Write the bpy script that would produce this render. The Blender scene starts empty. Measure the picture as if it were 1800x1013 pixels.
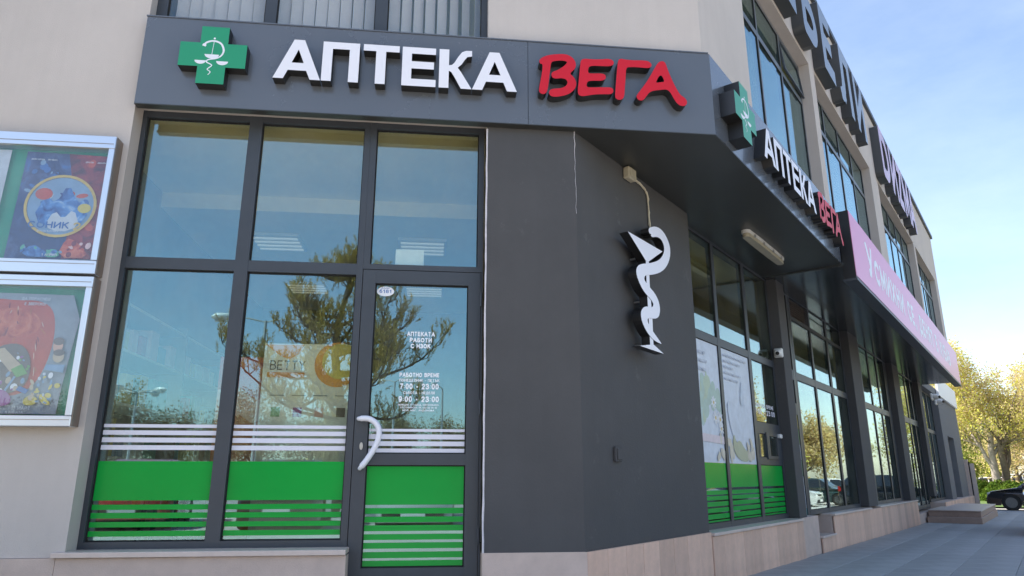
import bpy, bmesh, math, random
import numpy as np
from mathutils import Vector, Matrix
from mathutils.geometry import tessellate_polygon
R_ = math.radians
scene = bpy.context.scene
COL = scene.collection

# ------------------------------------------------------------------ camera, sky, sun, exposure
CAM_Z = 1.05
cam = bpy.data.cameras.new('camera')
cam.sensor_width = 36.0
cam.lens = 36.0 * 1227.0 / 1800.0
cam.clip_start = 0.05
cam.clip_end = 2000.0
cam_o = bpy.data.objects.new('camera', cam)
COL.objects.link(cam_o)
cam_o.location = (0, 0, CAM_Z)
cam_o.rotation_euler = (R_(90 + 15.21), 0, R_(-6.342))
scene.camera = cam_o

SUN_AZ, SUN_EL = R_(-72.0), R_(50.0)
world = bpy.data.worlds.new('World')
scene.world = world
world.use_nodes = True
wn = world.node_tree
bg = wn.nodes['Background']
sky = wn.nodes.new('ShaderNodeTexSky')
sky.sky_type = 'NISHITA'
sky.sun_disc = False
sky.sun_elevation = SUN_EL
sky.sun_rotation = SUN_AZ
sky.air_density = 1.0
sky.dust_density = 1.0
sky.ozone_density = 1.6
# thin high cloud veil over the whole sky
tc = wn.nodes.new('ShaderNodeTexCoord')
mp = wn.nodes.new('ShaderNodeMapping')
mp.inputs['Scale'].default_value = (1.0, 1.6, 3.2)
mp.inputs['Rotation'].default_value = (0.1, 0.2, 0.7)
ns = wn.nodes.new('ShaderNodeTexNoise')
ns.inputs['Scale'].default_value = 1.7
ns.inputs['Detail'].default_value = 7
ns.inputs['Roughness'].default_value = 0.62
cr = wn.nodes.new('ShaderNodeMapRange')
cr.inputs['From Min'].default_value = 0.42
cr.inputs['From Max'].default_value = 0.85
cr.inputs['To Max'].default_value = 0.09
mx = wn.nodes.new('ShaderNodeMixRGB')
mx.inputs['Color2'].default_value = (9.0, 9.6, 10.4, 1)
wn.links.new(tc.outputs['Generated'], mp.inputs['Vector'])
wn.links.new(mp.outputs[0], ns.inputs['Vector'])
wn.links.new(ns.outputs['Fac'], cr.inputs['Value'])
wn.links.new(cr.outputs[0], mx.inputs['Fac'])
wn.links.new(sky.outputs[0], mx.inputs['Color1'])
wb = wn.nodes.new('ShaderNodeMixRGB')          # camera white balance: daylight slightly warmed
wb.blend_type = 'MULTIPLY'
wb.inputs['Fac'].default_value = 1.0
wb.inputs['Color2'].default_value = (1.08, 1.01, 0.96, 1)
wn.links.new(mx.outputs[0], wb.inputs['Color1'])
wn.links.new(wb.outputs[0], bg.inputs['Color'])
bg.inputs['Strength'].default_value = 0.145

sun = bpy.data.lights.new('sun', 'SUN')
sun.energy = 5.0
sun.angle = R_(0.55)
sun.color = (1.0, 0.93, 0.82)
sun_o = bpy.data.objects.new('sun', sun)
COL.objects.link(sun_o)
to_sun = Vector((math.sin(SUN_AZ) * math.cos(SUN_EL), math.cos(SUN_AZ) * math.cos(SUN_EL), math.sin(SUN_EL)))
sun_o.rotation_euler = to_sun.to_track_quat('Z', 'Y').to_euler()
sun_o.location = (0, 0, 30)

vs = scene.view_settings
vs.view_transform = 'Standard'
vs.look = 'None'
vs.gamma = 1
vs.use_curve_mapping = False
vs.exposure = 1.18
scene.render.engine = 'CYCLES'
cy = scene.cycles
cy.use_denoising = True
cy.max_bounces = 10
cy.diffuse_bounces = 5
cy.glossy_bounces = 5
cy.transmission_bounces = 8
cy.transparent_max_bounces = 24
cy.sample_clamp_indirect = 8.0
cy.caustics_reflective = False
cy.caustics_refractive = False

# ------------------------------------------------------------------ frames of reference (metres)
A = R_(47.0)
DV = Vector((math.cos(A), math.sin(A), 0))      # along the right-hand facade
NV = Vector((math.sin(A), -math.cos(A), 0))     # out of it, to the street
CX, CY = 1.176, 5.55                            # the street corner of the building
def FL(a, b, c):                                # front facade: x, depth, height
    return Vector((a, b, c))
def FR(s, o, z):                                # side facade: along, outwards, height
    return Vector((CX + DV.x * s + NV.x * o, CY + DV.y * s + NV.y * o, z))
def gz(s):
    return 0.02 - 0.0087 * min(max(s, 0.0), 40.0)
def ground_at(x, y):
    return gz((x - CX) * DV.x + (y - CY) * DV.y)

# ------------------------------------------------------------------ materials
MATS = {}
def nodes_of(name):
    m = bpy.data.materials.new(name)
    m.use_nodes = True
    MATS[name] = m
    nt = m.node_tree
    return m, nt, nt.nodes['Principled BSDF']
def mat(name, col, rough=0.6, metal=0.0, spec=0.5, var=0.0, vscale=3.0, bump=0.0, bscale=60.0, coat=0.0, rnd=0.0, streak=0.0, scuff=0.0):
    m, nt, p = nodes_of(name)
    p.inputs['Roughness'].default_value = rough
    p.inputs['Metallic'].default_value = metal
    p.inputs['Specular IOR Level'].default_value = spec
    p.inputs['Coat Weight'].default_value = coat
    p.inputs['Coat Roughness'].default_value = 0.06
    p.inputs['Base Color'].default_value = (*col, 1)
    if var or rnd or streak:
        tcn = nt.nodes.new('ShaderNodeTexCoord')
        n = nt.nodes.new('ShaderNodeTexNoise')
        n.inputs['Scale'].default_value = vscale
        n.inputs['Detail'].default_value = 8
        n.inputs['Roughness'].default_value = 0.65
        nt.links.new(tcn.outputs['Object'], n.inputs['Vector'])
        r = nt.nodes.new('ShaderNodeMapRange')
        r.inputs['From Min'].default_value = 0.3
        r.inputs['From Max'].default_value = 0.7
        r.inputs['To Min'].default_value = 1 - var
        r.inputs['To Max'].default_value = 1 + var
        nt.links.new(n.outputs['Fac'], r.inputs['Value'])
        last = r.outputs[0]
        if streak:
            mpn = nt.nodes.new('ShaderNodeMapping')
            mpn.inputs['Scale'].default_value = (9, 9, 0.5)
            n2 = nt.nodes.new('ShaderNodeTexNoise')
            n2.inputs['Scale'].default_value = 1.3
            n2.inputs['Detail'].default_value = 5
            nt.links.new(tcn.outputs['Object'], mpn.inputs['Vector'])
            nt.links.new(mpn.outputs[0], n2.inputs['Vector'])
            r2 = nt.nodes.new('ShaderNodeMapRange')
            r2.inputs['From Min'].default_value = 0.3
            r2.inputs['From Max'].default_value = 0.7
            r2.inputs['To Min'].default_value = 1 - streak
            r2.inputs['To Max'].default_value = 1 + streak * 0.6
            nt.links.new(n2.outputs['Fac'], r2.inputs['Value'])
            ml = nt.nodes.new('ShaderNodeMath')
            ml.operation = 'MULTIPLY'
            nt.links.new(last, ml.inputs[0])
            nt.links.new(r2.outputs[0], ml.inputs[1])
            last = ml.outputs[0]
        if rnd:
            oi = nt.nodes.new('ShaderNodeObjectInfo')
            r3 = nt.nodes.new('ShaderNodeMapRange')
            r3.inputs['To Min'].default_value = 1 - rnd
            r3.inputs['To Max'].default_value = 1 + rnd
            nt.links.new(oi.outputs['Random'], r3.inputs['Value'])
            ml2 = nt.nodes.new('ShaderNodeMath')
            ml2.operation = 'MULTIPLY'
            nt.links.new(last, ml2.inputs[0])
            nt.links.new(r3.outputs[0], ml2.inputs[1])
            last = ml2.outputs[0]
        vm = nt.nodes.new('ShaderNodeVectorMath')
        vm.operation = 'SCALE'
        vm.inputs[0].default_value = col
        nt.links.new(last, vm.inputs['Scale'])
        colour = vm.outputs[0]
        if scuff:                       # pale chalky rubs and spots with ragged edges
            n4 = nt.nodes.new('ShaderNodeTexNoise')
            n4.inputs['Scale'].default_value = 2.6
            n4.inputs['Detail'].default_value = 12
            n4.inputs['Roughness'].default_value = 0.78
            nt.links.new(tcn.outputs['Object'], n4.inputs['Vector'])
            r4 = nt.nodes.new('ShaderNodeMapRange')
            r4.inputs['From Min'].default_value = 0.60
            r4.inputs['From Max'].default_value = 0.72
            r4.inputs['To Max'].default_value = scuff
            nt.links.new(n4.outputs['Fac'], r4.inputs['Value'])
            m4 = nt.nodes.new('ShaderNodeMixRGB')
            m4.inputs['Color2'].default_value = (0.42, 0.41, 0.40, 1)
            nt.links.new(r4.outputs[0], m4.inputs['Fac'])
            nt.links.new(colour, m4.inputs['Color1'])
            colour = m4.outputs[0]
        nt.links.new(colour, p.inputs['Base Color'])
        rr = nt.nodes.new('ShaderNodeMapRange')
        rr.inputs['To Min'].default_value = max(0.02, rough - 0.08)
        rr.inputs['To Max'].default_value = min(1, rough + 0.08)
        nt.links.new(n.outputs['Fac'], rr.inputs['Value'])
        nt.links.new(rr.outputs[0], p.inputs['Roughness'])
    if bump:
        tcn = nt.nodes.new('ShaderNodeTexCoord')
        n = nt.nodes.new('ShaderNodeTexNoise')
        n.inputs['Scale'].default_value = bscale
        n.inputs['Detail'].default_value = 6
        nt.links.new(tcn.outputs['Object'], n.inputs['Vector'])
        b = nt.nodes.new('ShaderNodeBump')
        b.inputs['Strength'].default_value = bump
        b.inputs['Distance'].default_value = 0.01
        nt.links.new(n.outputs['Fac'], b.inputs['Height'])
        nt.links.new(b.outputs[0], p.inputs['Normal'])
    return m
def glass(name, tint, refl, ior=0.1, wav=0.0):
    m = bpy.data.materials.new(name)
    m.use_nodes = True
    MATS[name] = m
    nt = m.node_tree
    nt.nodes.clear()
    out = nt.nodes.new('ShaderNodeOutputMaterial')
    t = nt.nodes.new('ShaderNodeBsdfTransparent')
    t.inputs['Color'].default_value = (*tint, 1)
    g = nt.nodes.new('ShaderNodeBsdfGlossy')
    g.inputs['Color'].default_value = (*refl, 1)
    g.inputs['Roughness'].default_value = 0.0
    lw = nt.nodes.new('ShaderNodeLayerWeight')
    lw.inputs['Blend'].default_value = 0.5
    pw = nt.nodes.new('ShaderNodeMath')
    pw.operation = 'POWER'
    pw.inputs[1].default_value = 5.0
    nt.links.new(lw.outputs['Facing'], pw.inputs[0])
    f = nt.nodes.new('ShaderNodeMapRange')
    f.inputs['To Min'].default_value = ior
    nt.links.new(pw.outputs[0], f.inputs['Value'])
    x = nt.nodes.new('ShaderNodeMixShader')
    nt.links.new(f.outputs[0], x.inputs['Fac'])
    nt.links.new(t.outputs[0], x.inputs[1])
    nt.links.new(g.outputs[0], x.inputs[2])
    dn = nt.nodes.new('ShaderNodeTexNoise')        # faint film of dust and wipe marks
    dn.inputs['Scale'].default_value = 2.2
    dn.inputs['Detail'].default_value = 9
    dn.inputs['Roughness'].default_value = 0.7
    dc = nt.nodes.new('ShaderNodeTexCoord')
    nt.links.new(dc.outputs['Object'], dn.inputs['Vector'])
    dr = nt.nodes.new('ShaderNodeMapRange')
    dr.inputs['From Min'].default_value = 0.42
    dr.inputs['From Max'].default_value = 0.80
    dr.inputs['To Max'].default_value = 0.07
    nt.links.new(dn.outputs['Fac'], dr.inputs['Value'])
    dd_ = nt.nodes.new('ShaderNodeBsdfDiffuse')
    dd_.inputs['Color'].default_value = (0.55, 0.56, 0.55, 1)
    x2 = nt.nodes.new('ShaderNodeMixShader')
    nt.links.new(dr.outputs[0], x2.inputs['Fac'])
    nt.links.new(x.outputs[0], x2.inputs[1])
    nt.links.new(dd_.outputs[0], x2.inputs[2])
    nt.links.new(x2.outputs[0], out.inputs['Surface'])
    if wav:
        tcn = nt.nodes.new('ShaderNodeTexCoord')
        n = nt.nodes.new('ShaderNodeTexNoise')
        n.inputs['Scale'].default_value = 1.1
        n.inputs['Detail'].default_value = 1
        b = nt.nodes.new('ShaderNodeBump')
        b.inputs['Strength'].default_value = wav
        b.inputs['Distance'].default_value = 0.02
        nt.links.new(tcn.outputs['Object'], n.inputs['Vector'])
        nt.links.new(n.outputs['Fac'], b.inputs['Height'])
        nt.links.new(b.outputs[0], g.inputs['Normal'])
    return m
def leaf(name, c1, c2, trans=0.5):
    m = bpy.data.materials.new(name)
    m.use_nodes = True
    MATS[name] = m
    nt = m.node_tree
    nt.nodes.clear()
    out = nt.nodes.new('ShaderNodeOutputMaterial')
    geo = nt.nodes.new('ShaderNodeNewGeometry')
    ramp = nt.nodes.new('ShaderNodeMixRGB')
    ramp.inputs['Color1'].default_value = (*c1, 1)
    ramp.inputs['Color2'].default_value = (*c2, 1)
    nt.links.new(geo.outputs['Random Per Island'], ramp.inputs['Fac'])
    d = nt.nodes.new('ShaderNodeBsdfDiffuse')
    t = nt.nodes.new('ShaderNodeBsdfTranslucent')
    nt.links.new(ramp.outputs[0], d.inputs['Color'])
    nt.links.new(ramp.outputs[0], t.inputs['Color'])
    x = nt.nodes.new('ShaderNodeMixShader')
    x.inputs['Fac'].default_value = trans
    nt.links.new(d.outputs[0], x.inputs[1])
    nt.links.new(t.outputs[0], x.inputs[2])
    nt.links.new(x.outputs[0], out.inputs['Surface'])
    return m
def emit_mat(name, col, s):
    m, nt, p = nodes_of(name)
    p.inputs['Base Color'].default_value = (*col, 1)
    p.inputs['Emission Color'].default_value = (*col, 1)
    p.inputs['Emission Strength'].default_value = s
    return m

mat('beige_render', (0.56, 0.51, 0.475), 0.9, spec=0.2, var=0.06, vscale=0.9, bump=0.3, bscale=120, streak=0.022)
mat('charcoal_render', (0.078, 0.077, 0.079), 0.75, spec=0.35, var=0.10, vscale=1.6, bump=0.22, bscale=60, streak=0.02, scuff=0.14)
mat('grey_render', (0.16, 0.165, 0.175), 0.8, spec=0.3, var=0.06, bump=0.2, bscale=90)
mat('frame_metal', (0.050, 0.058, 0.070), 0.42, spec=0.5, var=0.08, vscale=5)
mat('fascia_panel', (0.100, 0.111, 0.130), 0.26, spec=0.8, var=0.05, vscale=0.9, coat=0.35)
mat('upper_frame_skylit', (0.13, 0.15, 0.17), 0.35, spec=0.6, var=0.06, vscale=5)  # frame metal made paler and bluer, sky light put into the colour
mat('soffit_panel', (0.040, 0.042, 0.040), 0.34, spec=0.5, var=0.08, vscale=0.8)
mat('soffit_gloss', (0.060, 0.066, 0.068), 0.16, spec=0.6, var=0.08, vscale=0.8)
mat('letter_white', (0.82, 0.82, 0.88), 0.35, spec=0.4)
mat('letter_black', (0.012, 0.012, 0.013), 0.4)
mat('letter_red', (0.60, 0.006, 0.022), 0.5, spec=0.35, coat=0.10)
mat('letter_slate', (0.17, 0.20, 0.25), 0.25, spec=0.6)
mat('letter_slate_side', (0.055, 0.058, 0.062), 0.4)
mat('letter_lilac', (0.52, 0.30, 0.44), 0.25, spec=0.6)
mat('cross_green', (0.018, 0.30, 0.145), 0.3, spec=0.5)
mat('vinyl_green', (0.004, 0.36, 0.048), 0.22, spec=0.25, var=0.06, vscale=1.5, bump=0.10, bscale=2.5)
mat('vinyl_white', (0.78, 0.77, 0.85), 0.3)
mat('vinyl_text', (0.90, 0.90, 0.92), 0.4)
mat('print_white', (0.80, 0.82, 0.86), 0.4)
mat('pink_banner', (0.72, 0.21, 0.40), 0.34, spec=0.5, coat=0.12)
mat('stone_tile', (0.70, 0.475, 0.365), 0.55, spec=0.4, var=0.12, vscale=7, rnd=0.13, streak=0.05, bump=0.12, bscale=70)
mat('stone_sill', (0.64, 0.53, 0.47), 0.4, spec=0.4, var=0.08, vscale=9)
mat('stone_base', (0.58, 0.46, 0.40), 0.7, spec=0.3, var=0.10, vscale=5, bump=0.25, bscale=140)
mat('step_stone', (0.42, 0.30, 0.24), 0.65, var=0.12, vscale=6, bump=0.15)
mat('paving', (0.37, 0.38, 0.38), 0.75, spec=0.35, var=0.22, vscale=1.6, bump=0.35, bscale=90, rnd=0.05, scuff=0.2)
mat('bounce_concrete', (0.48, 0.44, 0.39), 0.85, var=0.1, vscale=1.2)
mat('joint_sand', (0.27, 0.275, 0.28), 0.95, var=0.1)
mat('asphalt', (0.34, 0.32, 0.295), 0.9, var=0.18, vscale=1.4, bump=0.5, bscale=150)
mat('far_ground', (0.16, 0.155, 0.11), 1.0, var=0.25, vscale=0.15)
mat('kerb_stone', (0.30, 0.30, 0.29), 0.85, var=0.12, vscale=6)
mat('grass', (0.075, 0.125, 0.022), 1.0, var=0.3, vscale=2.5)
mat('road_paint', (0.75, 0.75, 0.73), 0.7, var=0.1)
mat('aluminium', (0.66, 0.69, 0.74), 0.30, metal=0.85)
mat('aluminium_side', (0.30, 0.24, 0.20), 0.32, metal=0.75, var=0.06, vscale=10)
mat('case_backing', (0.03, 0.33, 0.20), 0.7, var=0.1)
mat('plaster_white', (0.66, 0.63, 0.66), 0.9, var=0.15, vscale=20)
mat('room_cream', (0.90, 0.83, 0.54), 0.9, var=0.04)
mat('room_floor', (0.40, 0.30, 0.20), 0.5, var=0.15, vscale=3)
mat('room_tan', (0.30, 0.25, 0.18), 0.9, var=0.15, vscale=2)
mat('room_dark', (0.10, 0.095, 0.085), 0.9)
mat('blind_fabric', (0.62, 0.56, 0.53), 0.9, var=0.05)
mat('plastic_white', (0.74, 0.74, 0.72), 0.4)
mat('plastic_grey', (0.09, 0.095, 0.10), 0.5)
mat('old_plastic', (0.42, 0.38, 0.28), 0.45, spec=0.5, var=0.12, vscale=14)
mat('cable_foam', (0.55, 0.50, 0.38), 0.9, bump=0.6, bscale=90)
mat('steel', (0.55, 0.55, 0.55), 0.3, metal=1.0)
mat('rubber', (0.012, 0.012, 0.012), 0.8)
mat('tyre', (0.02, 0.02, 0.02), 0.85)
mat('rim', (0.16, 0.165, 0.17), 0.35, metal=0.7)
mat('bark', (0.19, 0.15, 0.12), 0.95, var=0.3, vscale=8, bump=0.6, bscale=25)
mat('bark_pale', (0.36, 0.31, 0.27), 0.95, var=0.3, vscale=6, bump=0.6, bscale=25)
mat('bark_dark', (0.085, 0.065, 0.05), 0.95, var=0.3, vscale=8)
mat('wood_shelf', (0.30, 0.24, 0.18), 0.6, var=0.1)
mat('galvanised', (0.45, 0.46, 0.46), 0.5, metal=0.5, var=0.1, vscale=5)
mat('lamp_head', (0.75, 0.76, 0.74), 0.3)
mat('car_glass', (0.012, 0.014, 0.016), 0.03, spec=0.8)
mat('car_trim', (0.015, 0.015, 0.016), 0.5)
mat('car_lens', (0.62, 0.64, 0.66), 0.08, spec=0.8)
mat('car_tail', (0.35, 0.015, 0.01), 0.15)
mat('plate_white', (0.75, 0.76, 0.78), 0.4)
for nm, c in dict(black=(0.008, 0.009, 0.014), blue=(0.10, 0.22, 0.30), green=(0.02, 0.045, 0.045), silver=(0.50, 0.52, 0.54), white=(0.75, 0.75, 0.74), red=(0.45, 0.02, 0.02), grey=(0.12, 0.13, 0.14)).items():
    mat('paint_' + nm, c, 0.25, spec=0.5, coat=1.0)
leaf('leaf_spring', (0.68, 0.60, 0.24), (0.60, 0.45, 0.29), 0.55)
leaf('leaf_yellow', (0.76, 0.74, 0.17), (0.62, 0.62, 0.13), 0.55)
leaf('leaf_green', (0.16, 0.22, 0.05), (0.28, 0.30, 0.08), 0.4)
leaf('leaf_hedge', (0.06, 0.12, 0.02), (0.14, 0.20, 0.03), 0.35)
leaf('needle', (0.56, 0.35, 0.10), (0.30, 0.25, 0.07), 0.35)
leaf('twig', (0.26, 0.19, 0.12), (0.32, 0.27, 0.14), 0.1)
glass('shop_glass', (0.985, 0.99, 0.89), (0.50, 0.84, 1.0), 0.18, 0.012)
glass('side_glass', (0.94, 0.94, 0.74), (0.76, 0.94, 1.0), 0.20, 0.014)
glass('upper_glass', (0.66, 0.74, 0.60), (0.70, 0.93, 1.02), 0.28, 0.012)
glass('blind_glass', (0.95, 0.97, 0.97), (0.7, 0.9, 1.0), 0.07, 0.012)
glass('case_glass', (0.95, 0.97, 0.98), (1, 1, 1), 0.06)
emit_mat('ceiling_tube', (0.95, 0.98, 1.0), 0.08)
POSTER = dict(navy=(0.035, 0.06, 0.17), crimson=(0.22, 0.03, 0.05), gold=(0.62, 0.45, 0.13), sky=(0.22, 0.35, 0.52), cobalt=(0.05, 0.15, 0.42),
              pale=(0.55, 0.60, 0.66), mint=(0.10, 0.42, 0.30), slate=(0.26, 0.31, 0.37), scarlet=(0.50, 0.09, 0.06), peach=(0.66, 0.40, 0.30),
              violet=(0.32, 0.11, 0.33), lemon=(0.62, 0.52, 0.12), grass=(0.15, 0.36, 0.10), sand=(0.52, 0.42, 0.30), soil=(0.16, 0.13, 0.12), orange=(0.72, 0.30, 0.05),
              olive=(0.30, 0.32, 0.12), leafy=(0.16, 0.36, 0.20), rose=(0.72, 0.48, 0.48), mist=(0.60, 0.66, 0.75), teal=(0.10, 0.40, 0.42), ink=(0.03, 0.03, 0.04), paper=(0.76, 0.78, 0.82), brick=(0.50, 0.15, 0.05))
POSTER.update(pleaf=(.40, .53, .47), pgrass=(.46, .56, .42), pteal=(.44, .58, .56), polive=(.42, .45, .32), psand=(.61, .57, .48), prose=(.68, .60, .65), psky=(.53, .60, .70), pcup=(.58, .64, .73), pgrey=(.48, .52, .60))
for k, v in POSTER.items():
    mat('ink_' + k, v, 0.45, var=0.12, vscale=9)
def art(name, cols, scale, dist=1.5):
    m, nt, p = nodes_of(name)
    p.inputs['Roughness'].default_value = 0.45
    t_ = nt.nodes.new('ShaderNodeTexCoord')
    n_ = nt.nodes.new('ShaderNodeTexNoise')
    n_.inputs['Scale'].default_value = scale
    n_.inputs['Detail'].default_value = 5
    n_.inputs['Distortion'].default_value = dist
    r_ = nt.nodes.new('ShaderNodeValToRGB')
    e_ = r_.color_ramp.elements
    while len(e_) < len(cols):
        e_.new(0.5)
    for q, c_ in enumerate(cols):
        e_[q].position = 0.30 + 0.42 * q / (len(cols) - 1)
        e_[q].color = (*c_, 1)
    nt.links.new(t_.outputs['Object'], n_.inputs['Vector'])
    nt.links.new(n_.outputs['Fac'], r_.inputs['Fac'])
    nt.links.new(r_.outputs[0], p.inputs['Base Color'])
q_ = POSTER
art('art_night', [(.02, .03, .10), q_['navy'], q_['navy'], (.06, .10, .25), q_['cobalt']], 6)
art('art_ember', [(.08, .015, .03), q_['crimson'], (.30, .04, .05), (.42, .10, .08)], 7)
art('art_blue', [(.02, .05, .20), q_['cobalt'], (.10, .28, .62), (.45, .58, .72)], 9)
art('art_cloud', [q_['sky'], (.40, .52, .64), q_['paper'], q_['peach'], q_['sky']], 11)
art('art_red', [(.25, .03, .03), q_['scarlet'], (.62, .16, .09), (.68, .30, .20)], 8)
art('art_debris', [q_['soil'], (.28, .22, .20), q_['sand'], q_['sky'], q_['grass'], q_['soil']], 12, 2.5)
art('art_street', [(.20, .26, .34), q_['slate'], (.34, .40, .46), (.48, .52, .56), q_['sky']], 7)
art('art_sea', [q_['teal'], q_['pale'], q_['paper'], q_['olive'], q_['sand']], 6)
art('art_face', [(.12, .08, .07), (.30, .20, .16), q_['peach'], q_['soil']], 16)

# ------------------------------------------------------------------ building blocks
class MB:
    def __init__(self):
        self.v = []; self.f = []; self.mi = []
    def box(self, F, a0, a1, b0, b1, c0, c1, m=0):
        i = len(self.v)
        for a in (a0, a1):
            for b in (b0, b1):
                for c in (c0, c1):
                    self.v.append(F(a, b, c))
        for q in ((0, 1, 3, 2), (4, 6, 7, 5), (0, 4, 5, 1), (2, 3, 7, 6), (0, 2, 6, 4), (1, 5, 7, 3)):
            self.f.append([i + k for k in q]); self.mi.append(m)
        return self
    def prism(self, F, pts, b0, b1, holes=(), m=0, mface=None):
        """outline pts in (a, c), pushed through from b0 (front) to b1"""
        loops = [list(pts)] + [list(h) for h in holes]
        allp = [p for l in loops for p in l]
        tris = tessellate_polygon([[Vector((p[0], p[1], 0)) for p in l] for l in loops])
        i = len(self.v); n = len(allp)
        for b in (b0, b1):
            for p in allp:
                self.v.append(F(p[0], b, p[1]))
        for t in tris:
            self.f.append([i + k for k in t]); self.mi.append(m if mface is None else mface)
            self.f.append([i + n + k for k in reversed(t)]); self.mi.append(m)
        j = 0
        for l in loops:
            k = len(l)
            for q in range(k):
                a, b = j + q, j + (q + 1) % k
                self.f.append([i + a, i + b, i + n + b, i + n + a]); self.mi.append(m)
            j += k
        return self
    def plan(self, pts, z0, z1, m=0):
        """ground plan outline (world x, y) raised from z0 to z1"""
        return self.prism(lambda a, b, c: Vector((a, c, b)), pts, z0, z1, m=m)
    def tube(self, pts, rad, seg=8, m=0, cap=True):
        pts = [Vector(p) for p in pts]
        if not isinstance(rad, (list, tuple)):
            rad = [rad] * len(pts)
        i = len(self.v)
        up = None
        for k, p in enumerate(pts):
            t = (pts[min(k + 1, len(pts) - 1)] - pts[max(k - 1, 0)])
            t.normalize()
            if up is None:
                up = t.orthogonal().normalized()
            else:
                up = (up - t * up.dot(t))
                up = up.normalized() if up.length > 1e-6 else t.orthogonal().normalized()
            sd = t.cross(up)
            for q in range(seg):
                an = 2 * math.pi * q / seg
                self.v.append(p + (up * math.cos(an) + sd * math.sin(an)) * rad[k])
        for k in range(len(pts) - 1):
            for q in range(seg):
                a = i + k * seg + q; b = i + k * seg + (q + 1) % seg
                self.f.append([a, b, b + seg, a + seg]); self.mi.append(m)
        if cap:
            self.f.append([i + q for q in range(seg)]); self.mi.append(m)
            e = i + (len(pts) - 1) * seg
            self.f.append([e + q for q in reversed(range(seg))]); self.mi.append(m)
        return self
    def mesh(self, name, mats, smooth=False, bevel=0.0, bseg=1):
        me = bpy.data.meshes.new(name)
        me.from_pydata([tuple(p) for p in self.v], [], self.f)
        for mm in mats:
            me.materials.append(MATS[mm])
        for p, mi in zip(me.polygons, self.mi):
            p.material_index = mi
        bm = bmesh.new(); bm.from_mesh(me)
        bmesh.ops.recalc_face_normals(bm, faces=bm.faces)
        if bevel:
            bmesh.ops.bevel(bm, geom=list(bm.edges), offset=bevel, segments=bseg, affect='EDGES', clamp_overlap=True)
        bm.to_mesh(me); bm.free()
        if smooth:
            for p in me.polygons:
                p.use_smooth = True
            me.set_sharp_from_angle(angle=R_(40))
        return me

def link(o, parent=None):
    COL.objects.link(o)
    if parent is not None:
        o.parent = parent
        root = parent
        while root.parent is not None:
            root = root.parent
        if root.type == 'EMPTY':
            if parent is root:
                o.matrix_parent_inverse = Matrix.LocRotScale(root.location, root.rotation_euler, None).inverted()
    return o
def obj(name, mb, mats, parent=None, smooth=False, bevel=0.0, bseg=1, kind=None, label=None):
    if isinstance(mats, str):
        mats = [mats]
    o = bpy.data.objects.new(name, mb.mesh(name, mats, smooth, bevel, bseg))
    link(o, parent)
    if kind: o['kind'] = kind
    if label: o['label'] = label
    return o
def tag(o, label, cat, group=None):
    o['label'] = label; o['category'] = cat
    if group: o['group'] = group
    return o
def thing(name, label, cat, loc=(0, 0, 0), group=None, rotz=0.0):
    o = bpy.data.objects.new(name, None)
    o.empty_display_size = 0.2
    o.location = loc; o.rotation_euler = (0, 0, rotz)
    COL.objects.link(o)
    return tag(o, label, cat, group)
def box(name, F, r, m, parent=None, bevel=0.0, **k):
    return obj(name, MB().box(F, *r), m, parent, bevel=bevel, **k)
def smooth_loop(pts, it=1):
    for _ in range(it):
        q = []
        for i in range(len(pts)):
            a, b = pts[i], pts[(i + 1) % len(pts)]
            q.append((a[0] * .75 + b[0] * .25, a[1] * .75 + b[1] * .25))
            q.append((a[0] * .25 + b[0] * .75, a[1] * .25 + b[1] * .75))
        pts = q
    return pts
def stroke_outline(pts, widths):
    """closed outline of a line of varying width in the plane"""
    L_, R2 = [], []
    n = len(pts)
    for i in range(n):
        a = pts[max(i - 1, 0)]; b = pts[min(i + 1, n - 1)]
        tx, ty = b[0] - a[0], b[1] - a[1]
        l = math.hypot(tx, ty) or 1
        nx, ny = -ty / l, tx / l
        w = widths[i] if isinstance(widths, (list, tuple)) else widths
        L_.append((pts[i][0] + nx * w / 2, pts[i][1] + ny * w / 2))
        R2.append((pts[i][0] - nx * w / 2, pts[i][1] - ny * w / 2))
    return L_ + R2[::-1]
def resample(pts, k=6):
    out = []
    n = len(pts)
    for i in range(n - 1):
        p0 = pts[max(i - 1, 0)]; p1 = pts[i]; p2 = pts[i + 1]; p3 = pts[min(i + 2, n - 1)]
        for j in range(k):
            t = j / k
            out.append(tuple(0.5 * ((2 * p1[c]) + (-p0[c] + p2[c]) * t + (2 * p0[c] - 5 * p1[c] + 4 * p2[c] - p3[c]) * t * t + (-p0[c] + 3 * p1[c] - 3 * p2[c] + p3[c]) * t ** 3) for c in range(len(p1))))
    out.append(tuple(pts[-1]))
    return out
def disc(cx, cz, rx, rz=None, n=20, rot=0.0):
    rz = rz or rx
    out = []
    for i in range(n):
        t = 2 * math.pi * i / n
        x, z = rx * math.cos(t), rz * math.sin(t)
        out.append((cx + x * math.cos(rot) - z * math.sin(rot), cz + x * math.sin(rot) + z * math.cos(rot)))
    return out
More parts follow.
